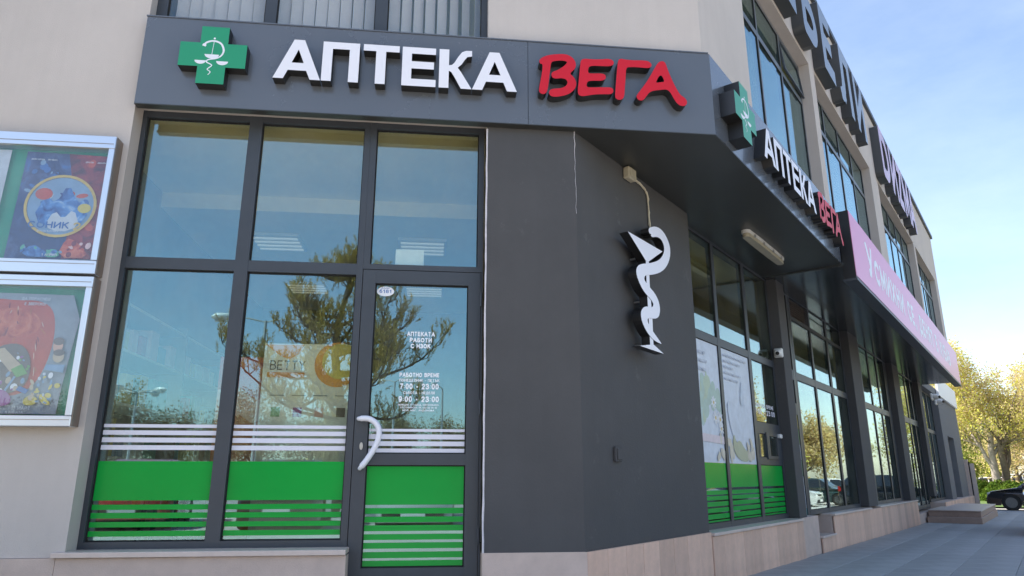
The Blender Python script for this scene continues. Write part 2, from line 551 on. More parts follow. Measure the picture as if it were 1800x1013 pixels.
# ---- a plain sign-writer's alphabet: strokes turned into clean outlines
def arc(cx, cy, rx, ry, a0, a1, n=10):
    return [(cx + rx * math.cos(R_(a0 + (a1 - a0) * i / n)), cy + ry * math.sin(R_(a0 + (a1 - a0) * i / n))) for i in range(n + 1)]
def bowl(x, cx, cy, rx, ry):            # from the stem out to the right and back
    return [(x, cy + ry)] + arc(cx, cy, rx, ry, 90, -90) + [(x, cy - ry)]
GLYPH = {
 'А': (.76, [[(0, 0), (.38, 1), (.76, 0)], [(.13, .30), (.63, .30)]]),
 'Б': (.62, [[(.58, 1), (0, 1), (0, 0), (.34, 0)] + arc(.34, .28, .28, .28, -90, 90) + [(0, .56)]]),
 'В': (.64, [[(0, 0), (0, 1)] + bowl(0, .34, .765, .23, .235), [(0, 0), (.34, 0)] + arc(.36, .265, .28, .265, -90, 90) + [(0, .53)]]),
 'Г': (.55, [[(0, 0), (0, 1), (.55, 1)]]),
 'Д': (.78, [[(0, -.18), (0, 0), (.78, 0), (.78, -.18)], [(.11, 0), (.22, 1), (.65, 1), (.65, 0)]]),
 'Е': (.58, [[(.57, 1), (0, 1), (0, 0), (.58, 0)], [(0, .52), (.52, .52)]]),
 'З': (.58, [arc(.27, .765, .26, .235, 150, -90), arc(.28, .265, .30, .265, 90, -150)]),
 'И': (.66, [[(0, 1), (0, 0)], [(0, .06), (.66, .94)], [(.66, 1), (.66, 0)]]),
 'К': (.62, [[(0, 0), (0, 1)], [(.58, 1), (.03, .46)], [(.20, .62), (.62, 0)]]),
 'Л': (.66, [[(0, 0), (.10, .06), (.16, .3), (.20, 1), (.66, 1), (.66, 0)]]),
 'М': (.82, [[(0, 0), (0, 1), (.41, .18), (.82, 1), (.82, 0)]]),
 'Н': (.64, [[(0, 0), (0, 1)], [(.64, 0), (.64, 1)], [(0, .52), (.64, .52)]]),
 'О': (.78, [arc(.39, .5, .39, .5, 0, 360, 28)]),
 'П': (.64, [[(0, 0), (0, 1), (.64, 1), (.64, 0)]]),
 'Р': (.60, [[(0, 0), (0, 1)] + bowl(0, .33, .73, .27, .27)]),
 'С': (.70, [arc(.39, .5, .39, .5, 48, 312, 22)]),
 'Т': (.68, [[(0, 1), (.68, 1)], [(.34, 1), (.34, 0)]]),
 'У': (.66, [[(0, 1), (.36, .34)], [(.66, 1), (.32, .14), (.22, .01), (.06, .01)]]),
 'Х': (.66, [[(0, 0), (.66, 1)], [(0, 1), (.66, 0)]]),
 'Ц': (.74, [[(0, 1), (0, 0), (.74, 0), (.74, -.16)], [(.60, 1), (.60, 0)]]),
 'Ш': (.90, [[(0, 1), (0, 0), (.90, 0), (.90, 1)], [(.45, 1), (.45, 0)]]),
 'Ъ': (.72, [[(0, 1), (.18, 1), (.18, 0), (.46, 0)] + arc(.46, .27, .26, .27, -90, 90) + [(.18, .54)]]),
 'Я': (.60, [[(.60, 0), (.60, 1), (.27, 1)] + arc(.27, .73, .27, .27, 90, 270) + [(.60, .46)], [(.30, .46), (0, 0)]]),
 'Й': (.66, [[(0, 1), (0, 0)], [(0, .06), (.66, .94)], [(.66, 1), (.66, 0)], arc(.33, 1.24, .16, .10, 180, 360)]),
 'Ж': (.90, [[(.45, 0), (.45, 1)], [(0, 1), (.90, 0)], [(0, 0), (.90, 1)]]),
 'D': (.68, [[(0, 0), (0, 1), (.30, 1)] + arc(.30, .5, .38, .5, 90, -90, 14) + [(0, 0)]]),
 'Z': (.62, [[(0, 1), (.62, 1), (0, 0), (.62, 0)]]),
 'B': 'В', 'E': 'Е', 'T': 'Т', 'M': 'М', 'A': 'А',
 'Y': (.68, [[(0, 1), (.34, .46), (.68, 1)], [(.34, .46), (.34, 0)]]),
 '0': (.52, [arc(.26, .5, .26, .5, 0, 360, 24)]),
 '1': (.34, [[(.04, .78), (.26, 1), (.26, 0)]]),
 '2': (.54, [arc(.27, .73, .26, .27, 165, -30) + [(.02, 0), (.54, 0)]]),
 '3': 'З',
 '4': (.58, [[(.42, 0), (.42, 1), (0, .28), (.58, .28)]]),
 '5': (.54, [[(.50, 1), (.08, 1), (.04, .56)] + arc(.26, .32, .28, .32, 110, -150)]),
 '6': (.54, [arc(.30, .55, .28, .45, 60, 180) + [(.02, .40)], arc(.28, .31, .26, .31, 0, 360, 22)]),
 '7': (.54, [[(0, 1), (.54, 1), (.20, 0)]]),
 '8': (.54, [arc(.27, .76, .22, .24, 0, 360, 20), arc(.27, .27, .27, .27, 0, 360, 20)]),
 '9': (.54, [arc(.26, .69, .26, .31, 0, 360, 22), arc(.24, .45, .28, .45, 0, -120)]),
 '-': (.34, [[(0, .40), (.34, .40)]]), ':': (.08, [[(.04, .10), (.04, .22)], [(.04, .60), (.04, .72)]]), '.': (.08, [[(.04, 0), (.04, .10)]]),
 ',': (.10, [[(.06, .10), (.06, 0), (.01, -.12)]]), '!': (.08, [[(.04, 1), (.04, .34)], [(.04, .12), (.04, 0)]]), ' ': (.26, []),
}
_gcache = {}
def glyph_loops(ch, t, cell=.03):
    """clean outlines (outer, holes) of one character drawn with stroke weight t"""
    if (ch, t, cell) in _gcache:
        return _gcache[(ch, t, cell)]
    g = GLYPH[ch]
    while isinstance(g, str):
        g = GLYPH[g]
    w, strokes = g
    if not strokes:
        _gcache[(ch, t, cell)] = (w, []); return w, []
    h = t / 2
    m = h + 3 * cell
    xs = np.arange(-m, w + m + cell, cell); ys = np.arange(-.25 - m, 1.36 + m, cell) + .0007
    Xg, Yg = np.meshgrid(xs, ys, indexing='ij')
    # keep the cap height at exactly 0..1: pull the centre lines in by half a stroke
    fx = lambda p: (p[0], h + p[1] * (1 - t) if p[1] >= 0 else p[1] + h)
    field = np.full(Xg.shape, 9.0)
    for st in strokes:
        P = [fx(p) for p in st]
        closed = math.hypot(P[0][0] - P[-1][0], P[0][1] - P[-1][1]) < 1e-6
        for i in range(len(P) - 1):
            (ax, ay), (bx, by) = P[i], P[i + 1]
            L_ = math.hypot(bx - ax, by - ay)
            if L_ < 1e-9: continue
            ux, uy = (bx - ax) / L_, (by - ay) / L_
            e0 = 0 if (i == 0 and not closed) else h * .98
            e1 = 0 if (i == len(P) - 2 and not closed) else h * .98
            if i == 0 and not closed and (abs(uy) < .01 or abs(ux) < .01): e0 = h if abs(ux) < .01 and (ay > 1 - h - 1e-6 or ay < h + 1e-6) else 0
            if i == len(P) - 2 and not closed and abs(ux) < .01 and (by > 1 - h - 1e-6 or by < h + 1e-6): e1 = h
            if not closed and i == 0 and abs(uy) >= .01 and abs(ux) >= .01: e0 = h
            if not closed and i == len(P) - 2 and abs(uy) >= .01 and abs(ux) >= .01: e1 = h
            al = (Xg - ax) * ux + (Yg - ay) * uy; pe = np.abs((Xg - ax) * -uy + (Yg - ay) * ux) - h
            curvy = len(P) > 6
            if curvy and not (i == 0 or i == len(P) - 2) or closed:
                cl = np.clip(al, 0, L_)
                d = np.hypot(Xg - ax - cl * ux, Yg - ay - cl * uy) - h
            else:
                d = np.maximum(pe, np.maximum(-al - e0, al - L_ - e1))
            field = np.minimum(field, d)
    field = np.maximum(field, np.maximum(Yg - (1.0 if ch != 'Й' else 2.0), (-Yg if min(p[1] for s_ in strokes for p in s_) >= 0 else -9)))
    nx, ny = field.shape
    nxt = {}
    F_ = field
    def pt(e):
        (i, j, k) = e
        a = F_[i, j]
        b = F_[i + 1, j] if k == 0 else F_[i, j + 1]
        f = a / (a - b)
        return (xs[i] + (cell * f if k == 0 else 0), ys[j] + (cell * f if k == 1 else 0))
    ins = F_ < 0
    act = ins[:-1, :-1].astype(int) + ins[1:, :-1] + ins[1:, 1:] + ins[:-1, 1:]
    for i, j in zip(*np.nonzero((act > 0) & (act < 4))):
        c = [ins[i, j], ins[i + 1, j], ins[i + 1, j + 1], ins[i, j + 1]]
        E_ = [(i, j, 0), (i + 1, j, 1), (i, j + 1, 0), (i, j, 1)]
        # walk the corners; leaving the inside on edge k, entering on edge l -> segment with inside on its left
        outs = [k for k in range(4) if c[k] and not c[(k + 1) % 4]]
        inn = [k for k in range(4) if not c[k] and c[(k + 1) % 4]]
        for k in outs:
            l = min(inn, key=lambda q: (q - k) % 4)
            if len(outs) == 1: l = inn[0]
            nxt[E_[k]] = E_[l]
    loops = []
    while nxt:
        e, f = nxt.popitem()
        lp = [e]
        while f in nxt:
            lp.append(f); f = nxt.pop(f)
        P = [pt(q) for q in lp]
        ch2 = True
        out = []
        n = len(P)
        for q in range(n):
            a, b, d = (out[-1] if out else P[q - 1]), P[q], P[(q + 1) % n]
            cr2 = (b[0] - a[0]) * (d[1] - b[1]) - (b[1] - a[1]) * (d[0] - b[0])
            if abs(cr2) > 2e-5: out.append(b)
        if len(out) > 2: loops.append(out)
    area = lambda l: .5 * sum(l[q - 1][0] * l[q][1] - l[q][0] * l[q - 1][1] for q in range(len(l)))
    def inside(p, l):
        r = False
        for q in range(len(l)):
            (x1, y1), (x2, y2) = l[q - 1], l[q]
            if (y1 > p[1]) != (y2 > p[1]) and p[0] < (x2 - x1) * (p[1] - y1) / (y2 - y1) + x1: r = not r
        return r
    res_ = []
    dep = [sum(inside(l[0], o) for o in loops if o is not l) for l in loops]
    for l, d in zip(loops, dep):
        if d % 2 == 0:
            res_.append((l, [o for o, d2 in zip(loops, dep) if d2 == d + 1 and inside(o[0], l)]))
    _gcache[(ch, t, cell)] = (w, res_)
    return w, res_
def text(name, body, F, a, b, c, width=None, height=.1, m='vinyl_white', parent=None, bold=.17, align='C', depth=0.0, mats=None, gap=.15, each=False, cell=.04, thick=.0002, small=None):
    """lettering of cap height `height`, fitted to `width`, standing at (a, c) on depth b"""
    x = 0.0; items = []
    for q, ch in enumerate(body):
        k = 1.0
        if small and q and ch != ' ': k = small
        w, lp = glyph_loops(ch, bold, cell)
        if lp: items.append((x + bold / 2 * k, k, lp))
        x += (w + bold) * k + gap
    tot = x - gap
    sy = height; sx = width / tot if width else sy
    off = {'C': tot / 2, 'L': 0, 'R': tot}[align]
    mb = MB(); outo = []
    for x0, k, lp in items:
        if each: mb = MB()
        for o_, hs in lp:
            T = lambda l: [(a + (x0 + p[0] * k - off) * sx, c + p[1] * k * sy) for p in l]
            dd = depth if depth else (-thick if F is FL or F is FBD_ else thick) * -1
            mb.prism(F, T(o_), b, b + dd, [T(h) for h in hs], m=1 if mats else 0, mface=0)
        if each: outo.append(obj(name, mb, mats or m, parent))
    if not each:
        o = obj(name, mb, mats or m, parent)
        if not depth: o['kind'] = 'stuff'        # small print, joined line by line
        return o
    return outo
FBD_ = None

# ------------------------------------------------------------------ ground, pavement, road
def sheet(name, s0, s1, o0, o1, dz, m, cuts=(0.0, 40.0)):
    ss = sorted({s0, s1} | {c for c in cuts if s0 < c < s1})
    mb = MB()
    for a in ss:
        mb.v += [FR(a, o0, gz(a) + dz), FR(a, o1, gz(a) + dz)]
    for i in range(len(ss) - 1):
        mb.f.append([2 * i, 2 * i + 1, 2 * i + 3, 2 * i + 2]); mb.mi.append(0)
    return obj(name, mb, m, kind='structure')
sheet('ground', -700, 900, -700, 700, -0.16, 'far_ground')
sheet('car_park', -120, 62, 6.0, 95, -0.10, 'asphalt')   # concrete lightened to bounce sunlight onto the facades
sheet('road', 33.2, 38.5, -60, 6.0, -0.096, 'asphalt')
sheet('lawn', 39.0, 66, -60, 6.0, -0.03, 'grass')
sheet('verge', -120, 62, 95, 160, -0.06, 'grass')
sheet('bounce_plaza', -60, -0.02, -2.0, 5.99, -0.012, 'bounce_concrete')  # unseen forecourt, added pale to bounce sunlight onto the shop front
side = sheet('pavement', 0, 33.0, -2.0, 6.0, -0.012, 'joint_sand')
slab = MB().box(lambda a, b, c: Vector((a, b, c)), -0.298, 0.298, -0.298, 0.298, -0.05, 0.0).mesh('paving_slab', ['paving'], bevel=0.004)
rng = random.Random(4)
pitch_s = math.atan2(-0.0087, 1)
cnt = 0
rest = MB()
for i in range(0, 55):
    for j in range(0, 10):
        s, o = 0.3 + i * 0.6, 0.33 + j * 0.6
        if i <= 52 and j <= 4 and cnt < 290:
            q = bpy.data.objects.new('paving_slab', slab)
            q.location = FR(s, o, gz(s) + rng.uniform(-0.0015, 0.0015))
            q.rotation_euler = (rng.uniform(-.002, .002), -pitch_s * 0 + rng.uniform(-.002, .002), A)
            q.parent = side
            COL.objects.link(q); cnt += 1
        else:
            z = gz(s)
            rest.box(FR, s - .298, s + .298, o - .298, o + .298, z - .05, z + rng.uniform(-.0015, .0015))
o = obj('paving_slab_field', rest, 'paving', side, kind='stuff')
kerb = MB().box(lambda a, b, c: Vector((a, b, c)), -0.495, 0.495, -0.06, 0.06, -0.2, 0.0).mesh('kerb_stone', ['kerb_stone'], bevel=0.008)
kroot = sheet('kerb', -40, 33.1, 6.0, 6.13, -0.09, 'kerb_stone')
for i in range(0, 60):
    q = bpy.data.objects.new('kerb_stone', kerb)
    s = -26.5 + i
    q.location = FR(s, 6.07, gz(s) + 0.003); q.rotation_euler = (0, 0, A); q.parent = kroot
    COL.objects.link(q)
mk = MB()
for i in range(26):
    s = -20 + i * 2.6
    mk.v += [FR(s - .06, 7.0, gz(s) - .094), FR(s + .06, 7.0, gz(s) - .094), FR(s + .06, 11.6, gz(s) - .094), FR(s - .06, 11.6, gz(s) - .094)]
    k = 4 * i; mk.f.append([k, k + 1, k + 2, k + 3]); mk.mi.append(0)
obj('bay_markings', mk, 'road_paint', kind='structure')

# ------------------------------------------------------------------ the corner building
bld = thing('corner_building', 'two-storey beige and charcoal commercial building with ground-floor pharmacy on its corner', 'building', (0, 5.55, 0))
UC = (CX + (0.91 * math.cos(A) / math.sin(A)) * DV.x + 0.91 * NV.x, 5.55)        # upper corner above the canopy
def xy(p): return (p.x, p.y)
def rp(s, o): return xy(FR(s, o, 0))
def meet(Y, o):                     # where depth Y of the front meets offset o of the side
    s = (Y - CY - NV.y * o) / DV.y
    return rp(s, o)
YB = 5.85
# front: beige wall left of the shop window, lintel, upper wall
mb = MB().box(FL, -14, -2.553, 5.55, YB, 0.507, 8.95)
mb.box(FL, -2.553, 0.398, 5.55, YB, 4.102, 4.88)
mb.box(FL, -2.553, 0.398, 5.55, YB, 7.25, 8.95)
obj('wall', mb, 'beige_render', bld, label='beige rendered wall left of the shop window')
obj('wall', MB().plan([(0.398, 5.55), UC, rp(2.33, .91), rp(2.33, .61), meet(YB, .61), (0.398, YB)], 4.075, 8.95), 'beige_render', bld, label='beige upper wall at the corner')
obj('wall', MB().plan([(0.402, 5.55), (CX, 5.55), rp(2.5, 0), rp(2.5, -.3), meet(YB, -.3), (0.402, YB)], 0.505, 4.05), 'charcoal_render', bld, label='charcoal rendered corner pier beside the shop door')
# side: upper wall with window openings
mb = MB()
mb.box(FR, 2.332, 21.8, .61, .91, 7.28, 8.95)
mb.box(FR, 2.332, 21.8, .61, .91, 4.075, 4.93)
for a, b in ((5.58, 5.90), (10.3, 11.2), (16.3, 16.62), (20.95, 21.8)):
    mb.box(FR, a, b, .61, .91, 4.932, 7.278)
obj('wall', mb, 'beige_render', bld, label='beige upper side wall with four wide windows')
mb = MB()  # unseen end and rear walls, added to block light
mb.plan([rp(21.5, .6), rp(21.8, .6), rp(21.8, -11), rp(21.5, -11)], 4.3, 8.95)
mb.plan([(-14, 5.86), (-13.7, 5.86), (-13.7, 16), (-14, 16)], 0, 8.95)
e = rp(21.5, -11)
mb.plan([(-13.7, 15.8), e, (e[0], e[1] - .3), (-13.7, 15.5)], 0, 8.95)
obj('wall', mb, 'beige_render', bld, label='unseen beige rear walls added to block light')
# roof slab added to block light, with dark edge trim
obj('roof', MB().plan([(-14, 5.56), (UC[0], 5.56), rp(21.79, .9), rp(21.79, -11), (-14, 16)], 8.952, 9.0), 'grey_render', bld)
mb = MB().box(FL, -14, UC[0] + .02, 5.49, 5.56, 8.93, 9.03)
mb.box(FR, .93, 21.86, .90, .97, 8.93, 9.03)
obj('roof_trim', mb, 'frame_metal', bld)
# charcoal ground-floor piers on the side
for a, b in ((5.89, 6.27), (10.80, 11.68), (16.02, 16.95), (20.75, 21.45)):
    box('pier', FR, (a, b, -.30, 0.0, .50, 4.05), 'charcoal_render', bld, bevel=0.006)
# single-storey grey part beyond the canopy
mb = MB().box(FR, 25.6, 27.1, -.3, 0, .2, 4.25).box(FR, 29.3, 32.2, -.3, 0, .2, 4.25).box(FR, 27.1, 29.3, -.3, 0, 2.6, 4.25)
mb.box(FR, 21.82, 25.6, -.3, 0, 4.0, 4.25)
mb.plan([rp(31.9, -.3), rp(32.2, -.3), rp(32.2, -8), rp(31.9, -8)], -.3, 4.25)
mb.plan([rp(21.82, -.3), rp(31.9, -.3), rp(31.9, -8), rp(21.82, -8)], 4.1, 4.24)
obj('wall', mb, 'grey_render', bld, label='grey wall of the single-storey annex at the far end')
box('service_door', FR, (27.12, 29.28, -.28, -.22, .1, 2.59), 'plastic_grey', bld)
obj('annex_sign', MB().box(FR, 25.4, 32.0, .02, .10, 4.0, 4.75), 'print_white', bld, label='white sign board on the annex roof edge')

# stone plinth: tiles are pieces
pl = obj('plinth', MB().plan([(.392, 5.56), (CX + .01, 5.56), rp(6.9, -.01), rp(6.9, -.3), meet(YB, -.3), (.392, YB)], -.3, .497).box(FL, -14, -.606, 5.56, YB, -.3, .497).box(FL, -.60, .388, 5.60, YB, -.3, .195), 'stone_base', bld)
obj('base_slab', MB().box(FL, -14, -2.60, 5.525, 5.559, -.3, .505), 'stone_base', pl)
obj('base_slab', MB().box(FL, -2.597, -.605, 5.525, 5.559, -.3, .503), 'stone_base', pl)
obj('base_slab', MB().plan([(.392, 5.53), (CX + .012, 5.53), (CX, 5.558), (.392, 5.558)], -.3, .507), 'stone_base', pl)
rng = random.Random(9)
tile_meshes = {}
def tile(s0, s1, z0, z1, parent, o=0.0):
    w = round(s1 - s0, 3); h = round(z1 - z0, 3)
    key = (w, h)
    if key not in tile_meshes:
        tile_meshes[key] = MB().box(lambda a, b, c: Vector((a, -b, c)), .0015, w - .0015, 0, .022, 0, h).mesh('tile', ['stone_tile'], bevel=0.0025)
    q = bpy.data.objects.new('tile', tile_meshes[key])
    q.location = FR(s0, o + rng.uniform(-.001, .001), z0); q.rotation_euler = (0, 0, A)
    q.parent = parent
    COL.objects.link(q)
for k in range(8):
    tile(0.0 + k * .3125, (k + 1) * .3125, -.15, .505, pl)
for k in range(11):
    tile(2.502 + k * .3085, 2.502 + (k + 1) * .3085, -.15, .462, pl, .012)
box('sill', FL, (-2.62, -.605, 5.49, 5.74, .508, .545), 'stone_sill', pl, bevel=.004)
box('sill', FR, (2.505, 5.9, -.20, .055, .466, .498), 'stone_sill', pl, bevel=.004)
pl2 = obj('plinth', MB().box(FR, 7.75, 16.95, -.3, -.012, -.4, .455).box(FR, 6.9, 7.75, -.3, -.01, -.4, .18).box(FR, 16.96, 25.6, -.6, -.012, -.5, .12), 'stone_base', bld)
for k in range(3):
    tile(6.91 + k * .28, 6.91 + (k + 1) * .28, -.3, .16, pl2, .0)
for k in range(29):
    tile(7.76 + k * .317, 7.76 + (k + 1) * .317, -.3, .452, pl2, .0)
box('sill', FR, (6.90, 7.75, -.28, .04, .165, .195), 'stone_sill', pl2, bevel=.004)
box('sill', FR, (7.75, 10.8, -.20, .045, .457, .488), 'stone_sill', pl2, bevel=.004)
box('sill', FR, (11.66, 16.95, -.20, .045, .457, .488), 'stone_sill', pl2, bevel=.004)
pl3 = obj('plinth', MB().box(FR, 21.5, 32.2, -.28, .16, -.5, .30), 'stone_base', bld)
for k in range(22):
    tile(21.5 + k * .48, 21.5 + (k + 1) * .48, -.45, .31, pl3, .165)

# ------------------------------------------------------------------ windows and doors
def window(name, F, a0, a1, c0, c1, front, sign, cols, rows, fw=.045, gm='shop_glass', depth=.07, label=None, skip=(), fm='frame_metal', rec=.040):
    """cols: list of (start, end) glass columns; rows: list of (bottom, top) glass rows. front = outer face of frame, sign = inward"""
    fr = MB()
    d0, d1 = front, front + sign * depth
    ca = sorted(cols); cr_ = sorted(rows)
    xs = [a0] + [v for c in ca for v in c] + [a1]
    for i in range(0, len(xs), 2):
        if xs[i + 1] - xs[i] > .002:
            fr.box(F, xs[i], xs[i + 1], min(d0, d1), max(d0, d1), c0, c1)
    zs = [c0] + [v for r in cr_ for v in r] + [c1]
    for (x0, x1) in ca:
        for i in range(0, len(zs), 2):
            if zs[i + 1] - zs[i] > .002:
                fr.box(F, x0 - .001, x1 + .001, min(d0, d1) + .002, max(d0, d1) - .002, zs[i], zs[i + 1])
    w = obj(name, fr, fm, bld, label=label)
    g0 = front + sign * rec
    for i, (x0, x1) in enumerate(ca):
        for j, (z0, z1) in enumerate(cr_):
            if (i, j) in skip:
                continue
            box('pane', F, (x0 - .004, x1 + .004, min(g0, g0 + sign * .006), max(g0, g0 + sign * .006), z0 - .004, z1 + .004), gm, w)
            gk = MB()      # black rubber gasket round each pane
            t = .009
            gf0, gf1 = sorted((front + sign * (rec - .010), front + sign * (rec + .0005)))
            gk.box(F, x0, x0 + t, gf0, gf1, z0, z1).box(F, x1 - t, x1, gf0, gf1, z0, z1)
            gk.box(F, x0 + t, x1 - t, gf0, gf1, z0, z0 + t).box(F, x0 + t, x1 - t, gf0, gf1, z1 - t, z1)
            obj('gasket', gk, 'rubber', w)
    return w
YF = 5.712
GY = YF + .040
win = window('shop_window', FL, -2.551, -.623, .546, 4.10, YF, 1, [(-2.515, -1.663), (-1.555, -.675)], [(.595, 2.690), (2.785, 4.046)], label='tall dark-framed front shop window with green and white stripes')
top = window('door_fanlight', FL, -.622, .386, 2.742, 4.10, YF, 1, [(-.569, .338)], [(2.788, 4.046)], label='fixed light above the shop door')
def stripes(F, a0, a1, b, zs, m, parent, name='stripe'):
    for z0, z1 in zs:
        box(name, F, (a0, a1, min(b, b + .0012), max(b, b + .0012), z0, z1), m, parent)
SB = GY - .0022
WHITE = [(1.424, 1.449), (1.368, 1.402), (1.312, 1.348), (1.256, 1.291)]
for a0, a1 in ((-2.515 + .009, -1.663 - .009), (-1.555 + .009, -.675 - .009)):
    stripes(FL, a0, a1, SB, WHITE, 'vinyl_white', win)
    stripes(FL, a0, a1, SB, [(.885, 1.172), (.819, .857), (.758, .798), (.695, .733), (.630, .669)], 'vinyl_green', win)
# the door
door = obj('entrance_door', MB(), [], bld) if False else None
dm = MB()
dx0, dx1 = -.617, .366
dm.box(FL, dx0, -.513, YF - .004, YF + .06, .268, 2.735).box(FL, .263, dx1, YF - .004, YF + .06, .268, 2.735)
for z0, z1 in ((.268, .392), (1.146, 1.234), (2.622, 2.735)):
    dm.box(FL, -.513, .263, YF - .002, YF + .058, z0, z1)
door = obj('entrance_door', dm, 'frame_metal', bld, label='dark glazed shop door with white bow handle')
box('door_jamb', FL, (.370, .386, YF, YF + .07, .262, 2.74), 'frame_metal', bld)
box('threshold', FL, (-.600, .386, 5.55, 5.86, .20, .262), 'stone_sill', bld)
DG = YF + .036
box('pane', FL, (-.517, .267, DG, DG + .006, 1.230, 2.626), 'shop_glass', door)
box('pane', FL, (-.517, .267, DG, DG + .006, .388, 1.150), 'shop_glass', door)
gk = MB()
for z0, z1 in ((.392, 1.146), (1.234, 2.622)):
    gk.box(FL, -.513, -.504, DG - .01, DG - .0005, z0, z1).box(FL, .254, .263, DG - .01, DG - .0005, z0, z1)
    gk.box(FL, -.504, .254, DG - .01, DG - .0005, z0, z0 + .009).box(FL, -.504, .254, DG - .01, DG - .0005, z1 - .009, z1)
obj('gasket', gk, 'rubber', door)
DB = DG - .0022
stripes(FL, -.504, .254, DB, [(1.406, 1.427), (1.347, 1.385), (1.294, 1.330), (1.243, 1.274)], 'vinyl_white', door)
stripes(FL, -.504, .254, DB, [(.847, 1.137), (.781, .824), (.718, .760), (.654, .697), (.590, .632), (.527, .570), (.459, .503), (.401, .441)], 'vinyl_green', door)
hp = resample([(-.585, 5.70, 1.500), (-.575, 5.655, 1.499), (-.50, 5.645, 1.496), (-.440, 5.645, 1.455), (-.418, 5.645, 1.385), (-.438, 5.645, 1.295), (-.495, 5.645, 1.195), (-.545, 5.650, 1.128), (-.556, 5.70, 1.120)], 5)
obj('handle', MB().tube(hp, [.017] * 6 + [.0225] * (len(hp) - 12) + [.017] * 6, 10), 'letter_white', door, smooth=True)
obj('lock', MB().prism(FL, disc(-.556, 1.290, .013, .029), 5.698, 5.709), 'steel', door, smooth=True)
for z in (.62, 1.6, 2.5):
    obj('hinge', MB().tube([(.372, 5.703, z - .06), (.372, 5.703, z + .06)], .011, 8), 'frame_metal', door, smooth=True)
TX = -.122
for body, z, w, h in (('АПТЕКАТА', 2.183, .225, .036), ('РАБОТИ', 2.132, .178, .036), ('С НЗОК', 2.082, .160, .036),
                      ('РАБОТНО ВРЕМЕ', 1.844, .318, .033), ('ПОНЕДЕЛНИК - ПЕТЪК', 1.806, .318, .021), ('7:00 - 23:00', 1.744, .310, .045),
                      ('СЪБОТА - НЕДЕЛЯ', 1.705, .250, .021), ('9:00 - 23:00', 1.641, .318, .045),
                      ('ВЕНЕЦИЯ-777 ЕООД, ЕИК160084525', 1.612, .318, .013), ('УЛ.СЛАВЯНСКА 39, 032 68 29 12', 1.590, .288, .013), ('МОЛ. МАГ. АНДОНОВА', 1.568, .250, .013)):
    text('lettering', body, FL, TX, DB, z, width=w * 1.02, height=h * 1.06, m='vinyl_text', parent=door, bold=.24 if h > .03 else .2, gap=.12)
obj('registration_sticker', MB().prism(FL, disc(-.430, 2.560, .072, .042, 24), DB, DB + .0012), 'print_white', door)
text('lettering', '6181', FL, -.430, DB - .001, 2.546, width=.10, height=.030, m='ink_cobalt', parent=door)
text('lettering', 'ДАНС', FL, -.430, DB - .001, 2.583, width=.07, height=.010, m='ink_cobalt', parent=door)
# bead of white sealant beside the door and crumbs at the corner
rng = random.Random(2)
pts = [(.396, 5.548, .50 + i * .09) for i in range(40)]
obj('sealant', MB().tube([(p[0] + rng.uniform(-.002, .002), p[1], p[2]) for p in pts], [rng.uniform(.006, .009) for _ in pts], 6), 'plaster_white', bld, smooth=True)
obj('sealant', MB().tube([(CX + rng.uniform(-.005, .004), 5.547, 3.25 + i * .06) for i in range(14)], [.0008 + .003 * (i / 14) ** 4 + rng.uniform(0, .0008) for i in range(14)], 6), 'plaster_white', bld, smooth=True)

# upper front window with vertical blinds
wu = window('upper_window', FL, -2.551, .398, 4.882, 7.248, 5.66, 1, [(-2.46, -1.62), (-1.52, -.64), (-.53, .34)], [(4.94, 6.45), (6.53, 7.20)], gm='blind_glass', rec=.02, label='upper front window with vertical blinds')
rng = random.Random(11)
blind = MB().box(lambda a, b, c: Vector((a, b, c)), -.052, .052, -.001, .001, 0, 2.25).mesh('blind_slat', ['blind_fabric'])
for k in range(25):
    x = -2.38 + k * .112
    q = bpy.data.objects.new('blind_slat', blind)
    gap = max(0, (k - 17) / 8)
    q.location = (x, 5.79, 4.90); q.rotation_euler = (0, rng.uniform(-.006, .006), R_(18 + rng.uniform(-8, 8) + gap * 40))
    q.parent = wu
    COL.objects.link(q)
# upper side windows
for (a0, a1, n) in ((2.334, 5.578, 3), (5.902, 10.298, 4), (11.202, 16.298, 5), (16.622, 20.948, 4)):
    step = (a1 - a0 - .05) / n
    cols = [(a0 + .045 + i * step, a0 + (i + 1) * step) for i in range(n)]
    ww = window('upper_side_window', FR, a0, a1, 4.932, 7.278, .76, -1, cols, [(4.98, 6.60), (6.68, 7.23)], gm='upper_glass',
                skip=((n - 1, 1),) if n == 3 else (), label='wide upper side window above the canopy, counted from the corner: %s' % {3: 'first'}.get(n, 'farther along'), fm='upper_frame_skylit', rec=.014)
    if n == 3:
        x0, x1 = cols[-1]
        def FV(a, b, c, z1=7.23):           # vent pushed out at the bottom
            dz = z1 - c
            return FR(a, .725 + b + dz * .10, z1 - dz * .995)
        v = MB()
        for r in ((x0, x1, 0, .03, 6.68, 6.72), (x0, x1, 0, .03, 7.19, 7.23), (x0, x0 + .04, 0, .03, 6.72, 7.19), (x1 - .04, x1, 0, .03, 6.72, 7.19)):
            v.box(FV, *r)
        obj('open_vent', v, 'frame_metal', ww)
        box('pane', FV, (x0 + .04, x1 - .04, .010, .016, 6.72, 7.19), 'upper_glass', ww)

# ground-floor side windows
SF, SG = -.153, -.17
sw = window('side_shop_window', FR, 2.501, 4.736, .498, 4.05, SF, -1, [(2.56, 3.590), (3.680, 4.735)], [(.560, 2.648), (2.745, 4.000)], gm='side_glass', rec=.017, label='side shop window with herbal posters and green stripes')
sw2 = window('side_shop_window', FR, 4.737, 5.887, .499, 4.049, SF, -1, [(4.850, 5.840)], [(.560, 1.222), (1.320, 1.640), (1.790, 2.648), (2.745, 4.000)], gm='side_glass', rec=.017, label='side shop window bay with small hatch')
